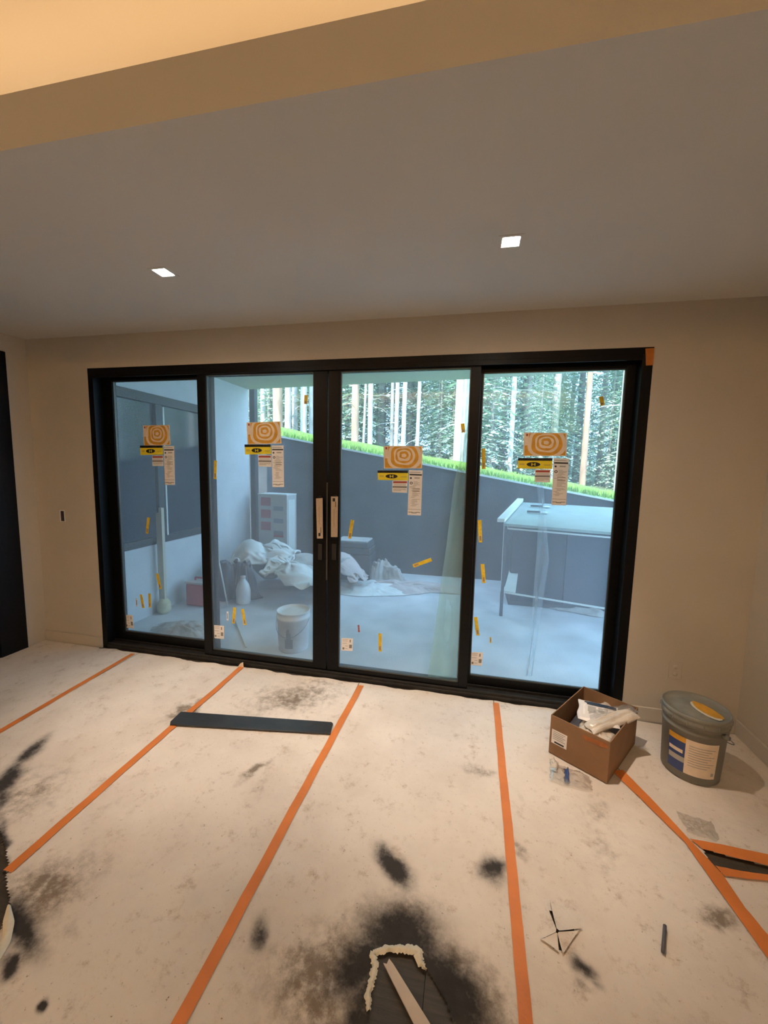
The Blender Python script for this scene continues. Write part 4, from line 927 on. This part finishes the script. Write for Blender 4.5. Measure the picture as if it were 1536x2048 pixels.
# sheets draped over a lumpy pile, settled with a small position-based cloth solver
BUMPS = [(.55, 2.25, .34, .28, .62), (.28, 2.05, .26, .24, .66), (.95, 2.3, .36, .30, .50), (1.02, 1.80, .30, .24, .42), (.72, 1.80, .2, .18, .34), (1.40, 2.5, .30, .26, .48), (.70, 1.95, .22, .2, .42), (1.6, 2.65, .25, .2, .20)]
def ground(x, y, off):
    h_ = np.zeros_like(x)
    for cx_, cy_, rx_, ry_, hh_ in BUMPS:
        d_ = ((x-cx_)/rx_)**2+((y-cy_)/ry_)**2
        h_ = np.maximum(h_, hh_*np.sqrt(np.clip(1-d_*.75, 0, 1)))
    return ZF+.006+off+h_
def drape(name, mt, c, sx, sy, rot, con, seed, label, off, n=46, it=150):
    rs = np.random.RandomState(seed); gx, gy = np.meshgrid(np.linspace(-.5, .5, n), np.linspace(-.5, .5, n))
    dx, dy = sx/(n-1), sy/(n-1); ca, sa = math.cos(rot), math.sin(rot)
    wx = (fbm(gx*4+seed, gy*4)-.5)*.5*sx; wy = (fbm(gx*4, gy*4+seed)-.5)*.5*sy
    X = gx*sx*con+wx; Y = gy*sy*con+wy; x = c[0]+X*ca-Y*sa; y = c[1]+X*sa+Y*ca
    P = np.stack([x, y, ground(x, y, off)+.05+.25*fbm(gx*9+seed, gy*9)], -1); V = np.zeros_like(P)
    cons = []
    for di, dj, k_ in ((0, 1, 1), (1, 0, 1), (1, 1, .6), (0, 2, .25), (2, 0, .25)): cons.append((di, dj, math.hypot(dj*dx, di*dy), k_))
    cons.append((1, -1, math.hypot(dx, dy), .6))
    for t in range(it):
        V *= .93; V[..., 2] -= .0016; Q = P+V
        for r_ in range(5):
            for di, dj, L0, k_ in cons:
                if dj >= 0: A = (slice(0, n-di), slice(0, n-dj)); B_ = (slice(di, n), slice(dj, n))
                else: A = (slice(0, n-di), slice(-dj, n)); B_ = (slice(di, n), slice(0, n+dj))
                d = Q[B_]-Q[A]; l = np.linalg.norm(d, axis=-1, keepdims=True)+1e-9; cr = d*(l-L0)/l*.5*k_*.8
                Q[A] += cr*.9; Q[B_] -= cr*.9
            g_ = ground(Q[..., 0], Q[..., 1], off); und = Q[..., 2] < g_
            Q[..., 2] = np.where(und, g_, Q[..., 2])
        Q[..., 0] = np.maximum(Q[..., 0], XW+.03); Q[..., 1] = np.minimum(Q[..., 1], YR-.03)
        V = Q-P; V[und, :2] *= .4; P = Q
    b = MB(); b.add([tuple(map(float, q)) for q in P.reshape(-1, 3)], [(j*n+i, j*n+i+1, (j+1)*n+i+1, (j+1)*n+i) for j in range(n-1) for i in range(n-1)], 0, True)
    o = b.build(name, mt); m1 = o.modifiers.new('subdiv', 'SUBSURF'); m1.levels = 1; m1.render_levels = 1
    return tag(o, label, 'cloth')
drape('drop_cloth', 'clothgrey', (.85, 2.4), 1.9, 1.3, .2, .70, 1, 'big grey stained drop cloth under the others of the heap behind the second pane', 0)
drape('drop_cloth', 'clothpink', (1.45, 2.5), 1.0, .8, -.3, .62, 2, 'pinkish brown drop cloth at the right end of the heap', .025)
drape('drop_cloth', 'cloth', (.42, 2.10), 1.35, 1.0, .5, .60, 3, 'bulky white drop cloth on top of the heap behind the second pane', .03)
drape('drop_cloth', 'cloth', (.98, 1.86), 1.35, 1.05, -.2, .60, 4, 'off-white drop cloth bundle at the front of the heap', .05)
heap('drop_cloth', 'cloth', (1.75, 2.55), .75, .42, .05, 12.4, 'flat white cloth spread on the patio floor behind the centre stiles', fold=.6, flat=.7)
heap('drop_cloth', 'clothpink', (2.35, 2.72), .80, .26, .07, 15.1, 'flat pale cloth stretched across the patio floor behind the third pane', fold=.6, flat=.7)
heap('drop_cloth', 'clothgrey', (1.93, 3.0), .34, .22, .26, 18.8, 'greenish grey rumpled tarp beside the dark chest behind the third pane', fold=.6)
jg = empty('plastic_jug', (.47, 1.52, ZF), 'small pale rounded jug at the foot of the cloth heap', 'jug')
b = MB(); b.lathe([(0, 0), (.075, 0), (.085, .02), (.088, .16), (.07, .24), (.03, .30), (.026, .33), (.0, .33)], n=24); b.build('body', 'bucketw', jg)
b = MB(); b.lathe([(.03, .315), (.032, .345), (.0, .347)], n=16); b.build('cap', 'clothgrey', jg)
heap('trash_sack', 'trash', (.14, 1.75), .36, .26, .44, 25.0, 'dark plastic sack behind the red container', fold=.16, flat=.3, cat='sack')
heap('trash_sack', 'trash', (.34, 1.75), .20, .16, .45, 28.0, 'dark glossy sack leaning against the white cloth heap', fold=.14, flat=.3, cat='sack', n=40)
# red container
rc = empty('red_container', (-.02, 1.36, ZF), 'red plastic container on the patio behind the leftmost pane', 'container')
b = MB(); b.box(-.13, .15, -.10, .10, .0, .27); b.build('body', 'redp', rc, bevel=.02)
b = MB(); b.box(-.14, .16, -.11, .11, .27, .30); b.build('lid', 'clothpink', rc, bevel=.01)
b = MB(); b.bar((-.06, 0, .33), (.08, 0, .33), .012); b.bar((-.06, 0, .29), (-.06, 0, .33), .012); b.bar((.08, 0, .29), (.08, 0, .33), .012); b.build('handle', 'redp', rc)
# upright timber with foam
tb = empty('timber_post', (XW+.09, .98, ZF), 'pale upright timber leaning on the patio wall behind the leftmost pane', 'timber')
b = MB(); b.box(-.045, -.005, -.02, .02, .14, 1.16); b.box(-.005, .03, -.02, .02, .14, 1.22); b.build('plank', 'timber', tb)
b = MB(); b.lathe([(0, 0), (.05, 0), (.075, .04), (.07, .12), (.04, .17), (0, .18)], n=20); b.build('foam_base', 'yellowb', tb)
# low clutter on the floor behind pane one
heap('drop_cloth', 'clothgrey', (.35, .62), .34, .20, .05, 31.0, 'small crumpled grey rag on the patio floor behind the leftmost pane', fold=.6, n=36)
# carton
ct = empty('carton', (.27, 2.98, .0), 'tall pale carton with reddish printed squares standing in the patio corner', 'carton', rz=math.radians(-4))
ct.location = (.30, 2.9, ZF)
b = MB(); b.box(-.32, .18, -.14, .16, .0, 1.27); b.build('carton_body', 'carton', ct, bevel=.006)
b = MB(); b.box(-.32, .18, -.145, .165, 1.27, 1.285); b.box(.18, .185, -.1, .1, .3, 1.2); b.build('top_flap', 'flash', ct)
b = MB()
for k in range(3): b.box(-.27, -.10, -.143, -.1395, 1.23-.19*k-.13, 1.23-.19*k, 0)
for k in range(3): b.box(-.05, .12, -.143, -.1395, 1.10-.19*k-.07, 1.10-.19*k, 1)
b.box(-.05, .12, -.143, -.1395, .62, .69, 0)
b.build('printed_square', ['cartonred', 'cartongrey'], ct)
# dark chest behind pane three
ch = empty('tool_chest', (1.50, 2.98, ZF), 'low dark chest with a pale lid against the retaining wall', 'chest')
b = MB(); b.box(-.26, .28, -.18, .18, 0, .42); b.build('body', 'steeldk', ch, bevel=.02)
b = MB(); b.box(-.28, .25, -.19, .19, .52, .60); b.box(-.25, .27, -.18, .18, .42, .52); b.build('lid', 'steeldk', ch, bevel=.015)
b = MB(); b.box(-.27, .22, -.17, .19, .60, .625); b.build('lid_sheet', 'clothgrey', ch, bevel=.008)
# leaning rods
for (a_, c2, lb) in ((((0.507,0.956)[0], .9, (0.507,0.956)[1]), ((0.363,0.122)[0], 1.35, ZF), 'thin pale rod leaning on the left behind the second pane'),
                   (((1.176,0.407)[0], (1.176,0.407)[1], ZF+.01), ((0.685,0.997)[0], (0.685,0.997)[1], ZF+.01), 'thin pale rod lying on the patio floor left of the white bucket')):
    b = MB(); b.bar(a_, c2, .009, n=8); tag(b.build('rod', 'flash'), lb, 'rod')
b = MB(); b.bar(((2.071,0.768)[0], .6, (2.071,0.768)[1]), ((2.15,0.251)[0], .62, (2.15,0.251)[1]), .004, n=6); 
# work table
wt = empty('work_table', (4.3, 2.4, ZF), 'large work table with a bluish sheet top on a steel frame outside on the right', 'table')
def wl(q): return (q[0]-4.3, q[1]-2.4, q[2]-ZF)
b = MB(); T = [(3.57,1.9,1.06),(4.85,1.68,1.04),(5.75,3.2,1.17),(3.93,3.3,1.21)]
b.add([wl(q) for q in T]+[wl((q[0], q[1], q[2]-.03)) for q in T], [(0,1,2,3),(7,6,5,4),(0,4,5,1),(1,5,6,2),(2,6,7,3),(3,7,4,0)]); b.build('table_top', 'sheet', wt)
for (x, y) in ((3.60, 1.93), (4.80, 1.72), (3.93, 3.2), (5.6, 3.1)):
    zt_ = 1.03 if y < 2.5 else 1.15
    b = MB(); a_ = wl((x, y, ZF)); b.box(a_[0]-.018, a_[0]+.018, a_[1]-.018, a_[1]+.018, 0, zt_-ZF); b.build('leg', 'steeldk', wt)
    b = MB(); b.box(a_[0]-.019, a_[0]-.016, a_[1]-.02, a_[1]+.018, .30, zt_-ZF); b.build('leg_edge', 'flash', wt)  # pale edge stops short; shade on the lower leg is put in its colour
for (p_, q_) in (((3.60,1.93,.24),(4.80,1.72,.20)), ((3.60,1.93,.24),(3.93,3.2,.24)), ((3.60,1.93,1.0),(4.80,1.72,.98)), ((3.60,1.93,1.0),(3.93,3.2,1.14))):
    b = MB(); b.bar(wl(p_), wl(q_), .012, n=4); b.build('stretcher', 'flash', wt)
b = MB(); b.add([wl(q) for q in ((3.62,1.95,.25),(3.75,1.93,.25),(3.86,2.6,.45),(3.76,2.6,.45))]+[wl((q[0], q[1], q[2]-.02)) for q in ((3.62,1.95,.25),(3.75,1.93,.25),(3.86,2.6,.45),(3.76,2.6,.45))], [(0,1,2,3),(7,6,5,4),(0,4,5,1),(1,5,6,2),(2,6,7,3),(3,7,4,0)]); b.build('brace_board', 'flash', wt)
b = MB(); P = [(3.50,1.88,1.075),(3.58,1.87,1.075),(3.95,3.28,1.225),(3.87,3.30,1.225)]
b.add([q for q in P]+[(q[0], q[1], q[2]+.04) for q in P], [(3,2,1,0),(4,5,6,7),(0,1,5,4),(1,2,6,5),(2,3,7,6),(3,0,4,7)])
tag(b.build('timber_batten', 'flash'), 'pinkish white timber batten along the left edge of the work table', 'timber')
cb = empty('cabinet', (4.7, 2.72, ZF), 'dark low cabinet standing under the work table', 'cabinet')
b = MB(); b.box(-.98, .95, -.36, .36, 0, 1.0); b.build('body', 'steeldk', cb, bevel=.004)
for k in range(3):
    b = MB(); b.box(-.97+k*.64, -.35+k*.64, -.375, -.361, .06, .97); b.build('door', ['cabdk', 'cabdk2', 'barkdk'][k], cb, bevel=.003)
for i, yy in enumerate((2.55, 2.95)):
    e_ = empty('putty_knife', (4.04+.1*i, yy, 1.06+(yy-1.9)/1.4*.15+.008), ['nearer flat tool with dark handle lying on the work table', 'farther flat tool with dark handle lying on the work table'][i], 'tool'); e_.rotation_euler = (math.radians(6), 0, math.radians(4))
    b = MB(); b.box(-.13, .03, -.014, .014, 0, .02); b.build('handle', 'steeldk', e_)
    b = MB(); b.prism([(.03, -.02), (.12, -.045), (.12, .045), (.03, .02)], .004, .008); b.build('blade', 'flash', e_)
heap('drop_cloth', 'clothgrey', (4.75, 2.55), .55, .28, .05, 41.0, 'crumpled grey plastic on the patio floor under the work table', fold=.7)
